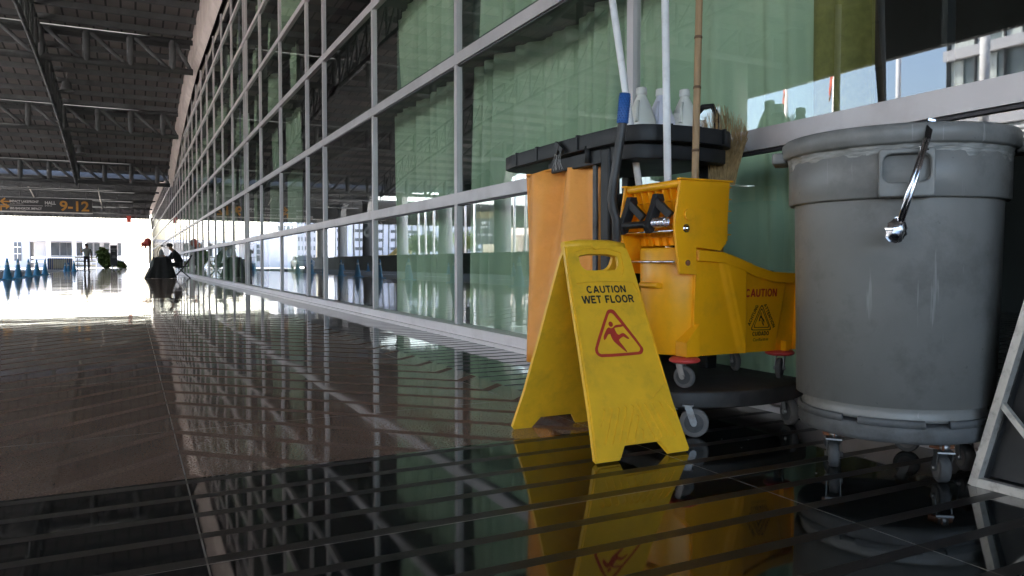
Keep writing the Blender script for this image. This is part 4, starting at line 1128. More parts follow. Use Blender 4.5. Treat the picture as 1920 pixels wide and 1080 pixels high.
def sign_text(PM, sub_parent):
    bl = MB()
    bold_letters(bl, 'CAUTION', PM, -0.073, 0.071, 0.5055, 0.5285, 0.0070)
    bold_letters(bl, 'WET FLOOR', PM, -0.096, 0.092, 0.4720, 0.4965, 0.0070)
    bl.build('lettering', 'ink_black', sub_parent)
    outer = [(-0.0031, 0.4513), (0.0073, 0.4496), (0.0145, 0.4412), (0.0849, 0.3257), (0.0851, 0.3149), (0.076, 0.3047), (0.0645, 0.3027), (-0.0661, 0.3012), (-0.0813, 0.306), (-0.0899, 0.3194), (-0.0862, 0.3348), (-0.0211, 0.441), (-0.0129, 0.4494)]
    inner = [(-0.0045, 0.4396), (0.0006, 0.4375), (0.006, 0.4319), (0.0743, 0.3276), (0.0743, 0.3195), (0.0688, 0.3131), (0.0605, 0.3115), (-0.0667, 0.3108), (-0.0771, 0.3148), (-0.0793, 0.324), (-0.0759, 0.3342), (-0.0155, 0.4326), (-0.0094, 0.4384)]
    man = [(-0.0264, 0.3948), (-0.0414, 0.3773), (-0.0506, 0.3618), (-0.0484, 0.3512), (-0.0243, 0.3787), (-0.0195, 0.355), (-0.0116, 0.344), (0.0205, 0.3132), (0.0252, 0.3134), (0.0169, 0.3293), (0.0031, 0.3499), (0.0049, 0.3544), (0.0226, 0.3632), (0.0278, 0.3594), (0.0372, 0.3536), (0.0436, 0.3541), (0.038, 0.3624), (0.0269, 0.3737), (0.019, 0.3733), (0.0034, 0.3667), (-0.0048, 0.3891), (0.0005, 0.3921), (0.0258, 0.3937), (0.0313, 0.397), (0.0294, 0.4017), (0.0074, 0.4007), (-0.001, 0.3983), (-0.0087, 0.3919), (-0.0169, 0.3901)]
    head = [(-0.0137 + 0.0078 * math.cos(a), 0.4035 + 0.0085 * math.sin(a)) for a in [2 * PI * i / 20 for i in range(20)]]
    rd = MB(); rd.merge(curve_mesh([smooth_poly(outer, 1), smooth_poly(inner, 1)], 0.0004), PM @ Matrix.Translation((0, 0, 0.0074)))
    rd.merge(curve_mesh([smooth_poly(man, 1)], 0.0004), PM @ Matrix.Translation((0, 0, 0.0074)))
    rd.merge(curve_mesh([head], 0.0004), PM @ Matrix.Translation((0, 0, 0.0074)))
    rd.build('pictogram', 'ink_red', sub_parent)
for front in (True, False):
    PM = sign_plane(front)
    b = MB()
    b.merge(curve_mesh([out, hole], 0.013), PM, False)
    b.merge(curve_mesh([inset, hrec, cen] + caps, 0.0060), PM @ Matrix.Translation((0, 0, 0.0071)), False)
    pn = b.build('panel', 'sign_yellow', sg, bevel=0.0013, fix=True)
    sign_text(PM, pn)
b = MB().tube([(1.315 - 0.118, YR, 0.617), (1.315 - 0.06, YR, 0.622), (1.315 + 0.05, YR, 0.622), (1.315 + 0.106, YR, 0.616)], [0.015, 0.0175, 0.0175, 0.015], 16)
b.disc((1.305, YR - 0.018, 0.622), (0, -0.93, 0.37), 0.015, 0.008)
b.build('hinge', 'sign_yellow', sg)

# ================================================================== casters
def caster(mb_wheel, mb_fork, x, y, z0, r, top, ang, thick=0.024, hub=None):
    """wheel resting on z0, fork up to TOP; ANG is the rolling direction"""
    d = Vector((math.cos(ang), math.sin(ang), 0)); a = Vector((-d.y, d.x, 0)); c = Vector((x, y, z0 + r))
    mb_wheel.tube([c - a * thick / 2, c - a * (thick / 2 - 0.004), c + a * (thick / 2 - 0.004), c + a * thick / 2], [r - 0.004, r, r, r - 0.004], 28)
    if hub: hub.disc(c, a, r * 0.66, thick + 0.003)
    mb_fork.disc(c, a, r * 0.2, thick + 0.022)
    for s in (-1, 1):
        o = a * s * (thick / 2 + 0.005)
        mb_fork.bar(c + o, c + o + Vector((0, 0, r + 0.008)) + d * r * 0.4, 0.003, 0.022, up=d)
    p = c + Vector((0, 0, r + 0.010)) + d * r * 0.4
    mb_fork.bar(p - a * (thick / 2 + 0.008), p + a * (thick / 2 + 0.008), 0.034, 0.004)
    mb_fork.tube([p, (p.x, p.y, top)], 0.014, 14)

# ================================================================== CLEANING CART
ct = thing('cleaning_cart', 'black plastic janitor cart with a top tray and wheeled base behind the yellow bucket', 'cart', (1.85, 2.6, 0))
def arc_plan(x0, x1, yf, yb, bulge, n=16, rb=0.06):
    pts = []
    for i in range(n + 1):
        f = i / n; pts.append((lerp(x0, x1, f), yf - bulge * (1 - (2 * f - 1) ** 2)))
    pts += [(x1, yb - rb), (x1 - rb, yb), (x0 + rb, yb), (x0, yb - rb)]
    return pts
me = curve_mesh([arc_plan(1.56, 2.19, 1.955, 2.92, 0.10)], 0.055, 0.008)
b = MB().merge(me, Matrix.Translation((0, 0, 0.118)), None)
b.build('base', 'platform_black', ct)
for x, y, a in ((1.628, 1.91, 2.4), (2.05, 1.905, 1.25), (1.68, 2.82, 0.5), (2.06, 2.82, 1.2)):
    fk = MB(); wh = MB(); hb_ = MB(); caster(wh, fk, x, y, 0, 0.047, 0.094, a, 0.026, hb_)
    c = fk.build('caster', 'zinc', ct); wh.build('wheel', 'tyre_grey', c); hb_.build('hub', 'tyre_dark', c)
for x, y in ((1.63, 2.40), (2.055, 2.335), (1.66, 2.86), (2.05, 2.86)):
    MB().box(x - 0.028, x + 0.028, y - 0.028, y + 0.028, 0.146, 1.0).build('post', 'black_plastic', ct, bevel=0.008)
# tray: outer rim with open middle, seams, deep bin
trp = [(1.585, 2.36), (1.62, 2.235), (1.72, 2.19), (1.85, 2.175), (1.97, 2.18), (2.06, 2.21), (2.11, 2.30), (2.12, 2.8), (2.10, 3.2), (2.04, 3.29), (1.85, 3.33), (1.66, 3.31), (1.585, 3.22), (1.575, 2.9)]
trp = smooth_poly(trp, 1)
cxm, cym = 1.85, 2.75
inn = [(cxm + (x - cxm) * 0.86, cym + (y - cym) * 0.93) for x, y in trp]
b = MB()
b.merge(curve_mesh([trp, inn], 0.060, 0.004), Matrix.Translation((0, 0, 1.036)))
inn2 = [(cxm + (x - cxm) * 0.93, cym + (y - cym) * 0.965) for x, y in trp]
b.merge(curve_mesh([inn2], 0.014, 0.003), Matrix.Translation((0, 0, 1.010)))
b.build('tray', 'black_plastic', ct)
for x0, x1, y0, y1 in ((1.5745, 1.577, 2.55, 2.562), (1.5735, 1.577, 2.88, 2.895), (1.577, 1.580, 3.08, 3.09)):
    MB().box(x0, x1 + 0.02, y0, y1, 1.012, 1.069).build('rim_rib', 'black_plastic', ct)
for x in (1.74, 1.87, 1.99): MB().box(x, x + 0.008, 2.175, 2.19, 1.012, 1.067).build('rim_rib', 'black_plastic', ct)
me = curve_mesh([smooth_poly([(1.60, 2.36), (1.66, 2.225), (2.04, 2.215), (2.10, 2.32), (2.10, 2.80), (1.62, 2.80)], 1)], 0.055, 0.004)
MB().merge(me, Matrix.Translation((0, 0, 0.9745))).build('bin', 'black_plastic', ct)
MB().box(1.60, 1.615, 2.42, 2.80, 0.945, 0.999).build('side_panel', 'black_plastic', ct, bevel=0.004)
MB().tube([(1.592, 2.50, 1.02), (1.592, 2.50, 0.955)], 0.012, 12).build('peg', 'black_plastic', ct)
MB().box(1.66, 2.08, 2.46, 3.0, 0.16, 0.84).build('cabinet', 'black_plastic', ct, bevel=0.01)
MB().box(1.615, 1.625, 2.475, 2.50, 0.30, 0.95).build('side_rail', 'dolly_grey', ct, bevel=0.002)
# bits of white string tied on the rim
b = MB(); rr = random.Random(2)
for i in range(13):
    y0 = 2.66 + rr.uniform(0, 0.055); p = Vector((1.570, y0, 1.018)); q = [p]
    for k in range(5): p = p + Vector((rr.uniform(-.003, .003), rr.uniform(-.010, .010), -0.014)); q.append(p)
    b.tube(q, 0.0006, 4)
tag(b.build('string_tie', 'thread', None, (1.57, 2.68, 1.0)), 'tangle of pale plastic string tied to the tray rim above the orange bag', 'string')
tag(MB().bar((1.566, 2.645, 1.02), (1.566, 2.70, 1.055), 0.012, 0.02).bar((1.563, 2.67, 1.05), (1.563, 2.69, 1.01), 0.01, 0.012).build('clip', 'ink_black', None, (1.566, 2.67, 1.03)), 'small black clip fixed on the tray rim above the string', 'clip')

# orange vinyl bag hung on the cart
bg_ = thing('waste_bag', 'orange yellow vinyl bag hanging from the left end of the cart', 'bag', (1.62, 2.76, 0.2))
nu, nv = 64, 26; vs = []; fs = []
for j in range(nv + 1):
    f = j / nv; z = lerp(0.965, 0.165, f)
    y0, y1 = lerp(2.475, 2.47, f), lerp(3.10, 3.03, f)
    for i in range(nu + 1):
        u = i / nu
        # loop: front side (X small) then back
        if u <= 0.5: w = u * 2; yy = lerp(y1, y0, w); side = -1
        else: w = (u - 0.5) * 2; yy = lerp(y0, y1, w); side = 1
        w2 = w if side < 0 else 1 - w
        bulge = math.sin(PI * w2) ** 0.6 * (0.035 + 0.085 * f) * side
        fold = 0.009 * math.sin(w2 * 15 + 1.3 * f) * (1.2 - f * 0.5) + 0.055 * math.exp(-((w2 - 0.50 - 0.06 * f) / 0.10) ** 2) * (1.0 - 0.55 * f) - 0.022 * math.exp(-((w2 - 0.30) / 0.06) ** 2) * (1 - 0.4 * f) + 0.03 * math.exp(-((w2 - 0.86) / 0.06) ** 2) + 0.008 * math.sin(w2 * 41 + 5 * f) * (1 - f)
        zz = z + (0.012 * math.cos(w2 * 4 * PI) * (1 - f)) if f < 0.2 else z
        if f > 0.9: zz -= 0.03 * math.sin(PI * w2) * (f - 0.9) * 10 - 0.0
        vs.append((1.64 + bulge + (fold if side < 0 else 0), yy, zz))
for j in range(nv):
    for i in range(nu):
        a = j * (nu + 1) + i; fs.append((a, a + 1, a + nu + 2, a + nu + 1))
fs.append(tuple(nv * (nu + 1) + i for i in range(nu)))
MB().add(vs, fs, True).build('bag_body', 'bag_yellow', bg_)
MB().tube([(1.63, 3.06, 0.962), (1.610, 2.86, 0.965), (1.610, 2.70, 0.962), (1.618, 2.49, 0.958)], 0.005, 6).build('top_hem', 'bag_yellow', bg_)

# ================================================================== BOTTLES
def bottle(x, y, z, m, mlow, label, hn=True):
    t = thing('bottle', label, 'bottle', (x, y, z), 'white bottles on the cart tray')
    def ring(prof, n=40, sq=0.25):
        vs = []; fs = []
        for r, zz in prof:
            for j in range(n):
                a = 2 * PI * j / n; k = (1 / max(abs(math.cos(a)), abs(math.sin(a)))) ** sq if r > 0.03 else 1
                vs.append((x + r * k * math.cos(a), y + r * k * math.sin(a), z + zz))
        for i in range(len(prof) - 1):
            for j in range(n): fs.append((i * n + j, i * n + (j + 1) % n, (i + 1) * n + (j + 1) % n, (i + 1) * n + j))
        return vs, fs
    MB().add(*ring([(0.0, 0.0), (0.048, 0.0), (0.052, 0.006), (0.053, 0.11)]), True).build('lower_body', mlow, t)
    MB().add(*ring([(0.053, 0.11), (0.053, 0.135), (0.050, 0.15), (0.034, 0.20), (0.022, 0.232), (0.019, 0.238), (0.019, 0.245)]), True).tube([(x - 0.030, y - 0.020, z + 0.215), (x - 0.044, y - 0.03, z + 0.18), (x - 0.050, y - 0.036, z + 0.13)], [0.007, 0.009, 0.008], 8).build('upper_body', m, t)
    MB().lathe([(0, 0.245 + z), (0.021, 0.245 + z), (0.022, 0.25 + z), (0.021, 0.27 + z), (0.018, 0.273 + z), (0, 0.273 + z)], (x, y), 28).build('cap', 'cap_white', t)
bottle(1.825, 2.47, 0.99, 'bottle', 'bottle_liquid', 'white plastic bottle holding yellowish liquid, leftmost on the tray')
bottle(1.937, 2.49, 1.0, 'bottle_lilac', 'bottle_low', 'bluish white plastic bottle in the middle, partly behind the white pole')
bottle(2.030, 2.455, 1.0, 'bottle', 'bottle_low', 'white plastic bottle with a moulded grip, beside the bamboo pole')
t = thing('spray_jug', 'black handled jug standing behind the bamboo pole on the tray', 'jug', (2.07, 2.39, 1.011))
MB().lathe([(0, 1.011), (0.03, 1.011), (0.032, 1.08), (0.02, 1.11), (0.014, 1.14), (0, 1.141)], (2.07, 2.39), 18).build('body', 'bottle_low', t)
MB().tube([(2.065, 2.42, 1.17), (2.07, 2.39, 1.195), (2.075, 2.34, 1.19), (2.08, 2.32, 1.15), (2.08, 2.322, 1.08), (2.07, 2.36, 1.05)], 0.011, 10).build('handle', 'black_plastic', t)

# ================================================================== POLES
def ext(p, q, k0, k1): return (p + (q - p) * k0, p + (q - p) * k1)
p, q = at(1198, 345, 2.87), at(1148, 0, 2.87)
a, b_ = ext(p, q, -0.15, 1.25)
tag(MB().tube([a, b_], 0.0135, 16).build('leaning_pole', 'white_tube', None, a), 'leaning white metal mop handle rising behind the blue grip', 'pole')
p, q = at(1252, 337, 2.66), at(1247, 0, 2.66)
a, b_ = ext(p, q, -0.45, 1.35)
tag(MB().tube([a, b_], 0.0135, 16).build('upright_pole', 'white_tube', None, a), 'upright white mop handle standing in the wringer in front of the bottles', 'pole')
p, q = at(1303, 337, 2.63), at(1311, 0, 2.66)
a, b_ = ext(p, q, -0.35, 1.35)
t = thing('bamboo_pole', 'upright bamboo pole standing in the wringer right of the white handle', 'pole', a)
MB().tube([a.lerp(b_, i / 8) for i in range(9)], 0.0125, 16).build('cane', 'bamboo', t)
for f in (0.08, 0.3, 0.505, 0.67, 0.84):
    c = a.lerp(b_, f); d = (b_ - a).normalized(); MB().tube([c - d * 0.005, c - d * 0.0015, c + d * 0.0015, c + d * 0.005], [0.0127, 0.0142, 0.0142, 0.0127], 16).build('node', 'bamboo_node', t)
# lobby dustpan handle with blue grip
g0, g1, g2, g3, g4 = at(1172, 176, 2.55), at(1167, 232, 2.55), at(1150, 345, 2.56), at(1147, 372, 2.57), at(1156, 412, 2.58)
t = thing('dustpan_handle', 'bent dark grey tube handle with a blue rubber grip leaning on the tray', 'handle', g4)
MB().tube([g1.lerp(g0, 0.1), g1, g1.lerp(g2, 0.5), g2, g2.lerp(g3, 0.6) + Vector((0, 0, 0)), g3, g3.lerp(g4, 0.5) + Vector((-0.004, 0, 0)), g4, g4 + Vector((0.02, 0.03, -0.45))], 0.0155, 16).build('tube', 'grey_tube', t)
gm = MB().tube([g1, g1.lerp(g0, 0.03), g0], [0.016, 0.0185, 0.0185], 18)
d = (g0 - g1).normalized(); u1 = d.orthogonal().normalized(); u2 = d.cross(u1)
for i in range(11):
    c = g1.lerp(g0, (i + 0.7) / 12)
    for j in range(12):
        a = 2 * PI * j / 12 + (i % 2) * PI / 12; gm.sphere(c + (u1 * math.cos(a) + u2 * math.sin(a)) * 0.0182, 0.0028, 6, 4)
gm.build('grip', 'blue_grip', t)

# straw broom, head up
bc = at(1352, 330, 2.98)
t = thing('straw_broom', 'straw broom with its bristles fanned upward beside the tray', 'broom', bc)
rr = random.Random(9); b = MB()
tops = [(1318, 215), (1326, 205), (1337, 200), (1344, 192), (1352, 198), (1363, 196), (1375, 210), (1386, 212), (1396, 222), (1402, 232)]
for i in range(330):
    f = rr.random(); k = f * (len(tops) - 1); i0 = min(int(k), len(tops) - 2); fr_ = k - i0
    tx_, ty_ = lerp(tops[i0][0], tops[i0 + 1][0], fr_), lerp(tops[i0][1], tops[i0 + 1][1], fr_) + abs(rr.gauss(0, 20))
    dp = 2.98 + rr.uniform(-0.05, 0.06)
    a = at(lerp(1334, 1372, f) + rr.uniform(-6, 6), 348, 2.98 + rr.uniform(-0.025, 0.025))
    m1 = at(lerp(1322, 1398, f) + rr.uniform(-4, 4), 268, dp)
    m2 = at(lerp(1316, 1404, f) + (tx_ - lerp(1316, 1404, f)) * 0.4, lerp(268, ty_, 0.6), dp)
    e = at(tx_ + rr.uniform(-9, 6), ty_, dp)
    P = [a, a.lerp(m1, 0.5), m1, m2, e]; w = rr.uniform(0.0010, 0.0022); side = R_ * w
    vs = []
    for n_, pt in enumerate(P):
        ww = side * (1 - n_ / 4.6); vs += [pt - ww, pt + ww, pt - F_ * w]
    fs = []
    for n_ in range(4):
        o = n_ * 3
        for s in range(3): fs.append((o + s, o + (s + 1) % 3, o + 3 + (s + 1) % 3, o + 3 + s))
    b.add(vs, fs)
b.build('bristles', 'straw', t)
MB().tube([at(1352, 350, 2.98), at(1350, 420, 2.98), at(1349, 560, 3.0)], [0.022, 0.014, 0.012], 12).build('handle', 'bamboo', t)

# ================================================================== MOP BUCKET
bk = thing('mop_bucket', 'bright yellow wheeled mop bucket with a side press wringer on the cart base', 'mop bucket', (1.87, 2.11, 0.146))
Y0, Y1 = 1.975, 2.265
def rimz(x): return interp(x, [1.55, 1.69, 1.80, 1.87, 1.95, 2.03, 2.17], [0.607, 0.607, 0.600, 0.580, 0.552, 0.532, 0.525])
def crease(x, z):
    # outward swelling of the long side between slanting creases
    f = (z - 0.25) / 0.34
    x1 = lerp(1.903, 1.790, f); x2 = lerp(1.925, 1.905, f); x3 = lerp(2.070, 2.125, f)
    s = 0.0
    s += 0.006 * math.exp(-((x - x1) / 0.010) ** 2)
    if x > x1: s += 0.012 * min(1, (x - x1) / 0.02)
    if x > x2 - 0.004: s -= 0.016 * min(1, (x - x2 + 0.004) / 0.008)
    if x > x3: s -= 0.008 * min(1, (x - x3) / 0.008)
    return s
tub = MB(); nx, nz = 170, 40
for side in (0, 1):
    vs = []; fs = []
    for j in range(nz + 1):
        for i in range(nx + 1):
            x = lerp(1.69, 2.165, i / nx); top = rimz(x); z = lerp(0.25, top, j / nz)
            taper = 0.018 * (1 - (z - 0.25) / 0.33)
            yy = Y0 + taper - crease(x, z) * 1.0
            if side: yy = Y0 + Y1 - yy
            vs.append((x, yy, z))
    for j in range(nz):
        for i in range(nx):
            a = j * (nx + 1) + i; f = (a, a + 1, a + nx + 2, a + nx + 1); fs.append(f if not side else f[::-1])
    tub.add(vs, fs, True)
# ends and floor of the box part
tub.add([(2.165, Y0 + 0.012, 0.25), (2.165, Y1 - 0.012, 0.25), (2.165, Y1 - 0.004, 0.525), (2.165, Y0 + 0.004, 0.525)], [(0, 1, 2, 3)])
tub.add([(1.69, Y0 + 0.018, 0.25), (2.165, Y0 + 0.02, 0.25), (2.165, Y1 - 0.02, 0.25), (1.69, Y1 - 0.018, 0.25)], [(3, 2, 1, 0)])
tub.add([(1.69, Y0 + 0.018, 0.25), (1.69, Y1 - 0.018, 0.25), (1.69, Y1, 0.607), (1.69, Y0, 0.607)], [(3, 2, 1, 0)])
# barrel end
tub.lathe([(0.0, 0.252), (0.118, 0.252), (0.121, 0.258), (0.130, 0.50), (0.131, 0.612), (0.127, 0.618), (0.0, 0.618)], (1.727, 2.12), 48)
# gusset at the corner over the caster and shelf tab
tub.prism([(1.645, 0.252), (1.70, 0.252), (1.70, 0.36), (1.675, 0.335), (1.645, 0.30)], lambda u, v: (u, Y0 - 0.006, v), lambda u, v: (u, Y0 + 0.05, v))
tub.box(2.10, 2.118, Y0 - 0.002, Y0 + 0.02, 0.25, 0.285)
tub.build('tub', 'bucket_yellow', bk)
# thick rim band
rb = MB(); vs = []; fs = []; n = 48
pts = []
for side in (0, 1):
    seq = [lerp(1.688, 2.172, i / n) for i in range(n + 1)]
    for x in (seq if side == 0 else seq[::-1]): pts.append((x, Y0 - 0.012 if side == 0 else Y1 + 0.012, rimz(x)))
for (x, yy, z) in pts:
    iy = yy + (0.012 if yy < 2.1 else -0.012)
    vs += [(x, yy, z - 0.034), (x, yy, z + 0.002), (x, iy, z + 0.004), (x, iy, z - 0.034)]
m = len(pts)
for i in range(m - 1):
    for j in range(4): fs.append((i * 4 + j, (i + 1) * 4 + j, (i + 1) * 4 + (j + 1) % 4, i * 4 + (j + 1) % 4))
fs += [(0, 1, 2, 3), (4 * m - 1, 4 * m - 2, 4 * m - 3, 4 * m - 4)]
rb.add(vs, fs)
rb.build('rim', 'bucket_yellow', bk, bevel=0.002)
MB().tube([(1.592, 2.055, 0.49), (1.585, 2.10, 0.49), (1.590, 2.15, 0.49)], 0.010, 10).box(1.594, 1.64, 2.06, 2.15, 0.478, 0.497).build('tab', 'bucket_yellow', bk, bevel=0.002)
b = MB().disc((2.02, Y0 + 0.10, 0.548), (0, 1, 0), 0.018, 0.012).disc((2.02, Y1 - 0.02, 0.548), (0, 1, 0), 0.016, 0.012)
b.build('handle_lug', 'bucket_yellow', bk)
MB().tube([(2.02, Y0 + 0.10, 0.545), (2.08, Y0 + 0.09, 0.538), (2.16, Y0 + 0.12, 0.532), (2.175, 2.12, 0.530), (2.10, Y1 - 0.03, 0.535), (2.02, Y1 - 0.03, 0.545)], 0.004, 8).build('bail', 'ink_black', bk)
# bumpers and casters
for x, y, a in ((1.655, 1.992, 2.0), (2.105, 2.005, 0.55), (1.665, 2.225, 0.9), (2.10, 2.225, 1.2)):
    MB().lathe([(0.0, 0.232), (0.043, 0.232), (0.050, 0.236), (0.052, 0.2405), (0.050, 0.245), (0.043, 0.2495), (0, 0.2495)], (x, y), 32).build('bumper', 'bumper_red', bk)
    fk = MB(); wh = MB(); hb_ = MB(); caster(wh, fk, x, y, 0.146, 0.0375, 0.232, a, 0.018, hb_)
    c = fk.build('caster', 'zinc', bk); wh.build('wheel', 'tyre_grey', c); hb_.build('hub', 'tyre_dark', c)
# wringer
wp = [(1.607, 0.838), (1.820, 0.842), (1.806, 0.632), (1.780, 0.607), (1.676, 0.618), (1.678, 0.527), (1.606, 0.530), (1.583, 0.690)]
w = MB()
for y0 in (Y0 - 0.014, Y1 + 0.004):
    w.prism(wp, lambda u, v: (u, y0, v), lambda u, v: (u, y0 + 0.010, v))
w.box(1.812, 1.822, Y0 - 0.003, Y1 + 0.003, 0.64, 0.840)
w.prism([(1.632, 0.830), (1.640, 0.832), (1.684, 0.628), (1.676, 0.626)], lambda u, v: (u, Y0 - 0.003, v), lambda u, v: (u, Y1 + 0.003, v))
for yy in (2.02, 2.06, 2.10, 2.14, 2.18, 2.22):
    w.prism([(1.612, 0.815), (1.640, 0.820), (1.684, 0.628), (1.664, 0.625)], lambda u, v: (u, yy, v), lambda u, v: (u, yy + 0.004, v))
for z in (0.655, 0.695, 0.735, 0.775):
    x = lerp(1.676, 1.634, (z - 0.63) / 0.2); w.box(x - 0.016, x + 0.004, Y0 - 0.002, Y1 + 0.002, z, z + 0.004)
w.tube([(1.617, Y0 - 0.008, 0.828), (1.617, Y1 - 0.01, 0.828)], 0.014, 14)
w.box(1.60, 1.826, Y0 - 0.020, Y0 - 0.002, 0.839, 0.845); w.box(1.60, 1.826, Y1 + 0.002, Y1 + 0.020, 0.839, 0.845); w.box(1.817, 1.83, Y0 - 0.02, Y1 + 0.02, 0.8391, 0.8452)
for z in (0.66, 0.70, 0.74, 0.78, 0.82): w.box(1.822, 1.830, Y0 - 0.012, Y1 + 0.012, z, z + 0.004)
w.disc((1.640, Y0 - 0.016, 0.725), (0, 1, 0), 0.019, 0.012)
w.prism([(1.60, 0.70), (1.585, 0.69), (1.61, 0.53), (1.625, 0.53), (1.64, 0.62), (1.672, 0.64)], lambda u, v: (u, Y1 - 0.006, v), lambda u, v: (u, Y1 + 0.003, v))
wr = w.build('wringer', 'bucket_yellow', bk, bevel=0.0015)
lv = MB()
for y0 in (2.205, 2.055):
    lv.prism([(1.585, 0.800), (1.612, 0.800), (1.617, 0.780), (1.585, 0.700), (1.575, 0.672), (1.555, 0.665), (1.545, 0.690), (1.575, 0.765)], lambda u, v: (u, y0, v), lambda u, v: (u, y0 + 0.026, v))
    lv.bar((1.585, y0 + 0.005, 0.775), (1.600, y0 - 0.055, 0.722), 0.014, 0.028)
    lv.sphere((1.565, y0 + 0.013, 0.69), (0.018, 0.014, 0.025), 12, 8)
lv.tube([(1.562, 2.215, 0.697), (1.562, 2.07, 0.697)], 0.0125, 16)
lv.build('press_lever', 'black_plastic', wr, bevel=0.002)
MB().tube([(1.590, 1.97, 0.672), (1.590, 2.255, 0.672)], 0.0045, 10).tube([(1.590, 1.97, 0.570), (1.590, 2.255, 0.570)], 0.004, 10).build('rod', 'chrome', wr)
sp_ = [(1.565 + 0.013 * math.cos(i * 0.9), 2.048 - i * 0.0012, 0.700 + 0.016 * math.sin(i * 0.9)) for i in range(60)]
MB().tube(sp_, 0.0022, 6).build('spring', 'chrome', wr)
MB().sphere((1.632, Y0 - 0.018, 0.680), (0.010, 0.009, 0.010), 14, 8).disc((1.632, Y0 - 0.015, 0.680), (0, 1, 0), 0.0135, 0.003).build('bolt', 'chrome', wr)
MB().sphere((1.640, Y0 - 0.016, 0.566), (0.007, 0.007, 0.007), 12, 8).disc((1.640, Y0 - 0.014, 0.566), (0, 1, 0), 0.010, 0.003).build('bolt', 'rust', wr)
# warning print on the long side
def side_lift(x, z): return Y0 + 0.018 * (1 - (z - 0.25) / 0.33) - crease(x, z)
nrm = Vector((0, -1, 0))
PMb = frame_m((0, side_lift(2.0, 0.25), 0.25), (1, 0, 0), (0, -0.0545, 1)); dzb = -0.25
r1 = MB(); bold_letters(r1, 'CAUTION', PMb, 1.918, 2.0655, 0.447 + dzb, 0.4745 + dzb, 0.0015)
r1.build('red_print', 'ink_red', bk)
k1 = MB()
def tri_ring(a, b_, c_, w_, r):
    cx_, cy_ = (a[0] + b_[0] + c_[0]) / 3, (a[1] + b_[1] + c_[1]) / 3
    pp = [a, b_, c_]; o_ = []
    for q in range(3):
        u0, u1, u2 = pp[q - 1], pp[q], pp[(q + 1) % 3]
        o_ += [(lerp(u1[0], u0[0], .10), lerp(u1[1], u0[1], .10)), (lerp(u1[0], (u0[0] + u2[0]) / 2, .055), lerp(u1[1], (u0[1] + u2[1]) / 2, .055)), (lerp(u1[0], u2[0], .10), lerp(u1[1], u2[1], .10))]
    i_ = [(cx_ + (x - cx_) * (1 - w_), cy_ + (z - cy_) * (1 - w_)) for x, z in o_]
    return [o_, i_]
for tr3, ww in (([(1.9968, 0.423), (1.9475, 0.328), (2.050, 0.325)], 0.085), ([(1.9965, 0.409), (1.9605, 0.3365), (2.040, 0.3345)], 0.10)):
    lp = tri_ring(*tr3, ww, 0)
    k1.merge(curve_mesh([[(x, z + dzb) for x, z in l] for l in lp], 0.0004), PMb @ Matrix.Translation((0, 0, 0.0015)))
mn = [(1.9925, 0.380), (1.9975, 0.380), (2.003, 0.371), (2.009, 0.366), (2.013, 0.358), (2.0105, 0.352), (2.008, 0.360), (2.004, 0.362), (2.007, 0.353), (2.012, 0.345), (2.009, 0.343), (2.002, 0.352), (1.996, 0.364), (1.990, 0.361), (1.986, 0.358), (1.987, 0.366)]
k1.merge(curve_mesh([[(x, z + dzb) for x, z in mn], [(1.9955 + (x - 1.9955) * 0.55, (z - 0.362) * 0.55 + 0.362 + dzb) for x, z in mn]], 0.0004), PMb @ Matrix.Translation((0, 0, 0.0015)))
hd = [(1.9955 + 0.0035 * math.cos(a), 0.3855 + 0.0045 * math.sin(a)) for a in [2 * PI * i / 14 for i in range(14)]]
k1.merge(curve_mesh([[(x, z + dzb) for x, z in hd], [(1.9955 + (x - 1.9955) * 0.6, 0.3855 + (z - 0.3855) * 0.6 + dzb) for x, z in hd]], 0.0004), PMb @ Matrix.Translation((0, 0, 0.0015)))
bold_letters(k1, 'ACHTUNG', PMb, 1.9445, 1.9445 + 0.079, 0.344 + dzb, 0.3565 + dzb, 0.0015, rot=math.atan2(0.0707, 0.0364))
bold_letters(k1, 'ATTENTION', PMb, 2.0055, 2.0055 + 0.098, 0.417 + dzb, 0.4295 + dzb, 0.0015, rot=math.atan2(-0.0866, 0.0513))
bold_letters(k1, 'CUIDADO', PMb, 1.959, 2.0366, 0.3080 + dzb, 0.3225 + dzb, 0.0015)
lettering(k1, 'CanBai', PMb, 1.9625, 2.008, 0.2885 + dzb, 0.2990 + dzb, 0.0015, 0.0)
lettering(k1, '白云', PMb, 2.0115, 2.036, 0.2885 + dzb, 0.2975 + dzb, 0.0015, 0.02)
k1.build('black_print', 'ink_black', bk)

# ================================================================== TRASH CAN ON DOLLY
CX, CY = 1.905, 1.405
bn = thing('waste_bin', 'large round grey plastic waste bin with a clear liner standing on a dolly', 'bin', (CX, CY, 0.157))
prof = [(0.0, 0.160), (0.222, 0.160), (0.232, 0.163), (0.235, 0.172), (0.230, 0.180), (0.232, 0.19), (0.252, 0.60), (0.257, 0.74), (0.262, 0.746)]
MB().lathe(prof, (CX, CY), 96).lathe([(0.256, 0.728), (0.2725, 0.728), (0.276, 0.732), (0.2765, 0.838), (0.270, 0.846), (0.262, 0.848)], (CX, CY), 96).build('body', 'can_grey', bn)
MB().lathe([(0.262, 0.80), (0.250, 0.20), (0.0, 0.18)], (CX, CY), 48).build('inside', 'can_grey', bn)
MB().lathe([(0.262, 0.856), (0.290, 0.858), (0.2955, 0.863), (0.297, 0.885), (0.296, 0.900), (0.289, 0.907), (0.275, 0.907), (0.264, 0.900), (0.262, 0.856)], (CX, CY), 96).build('rim', 'can_grey', bn)
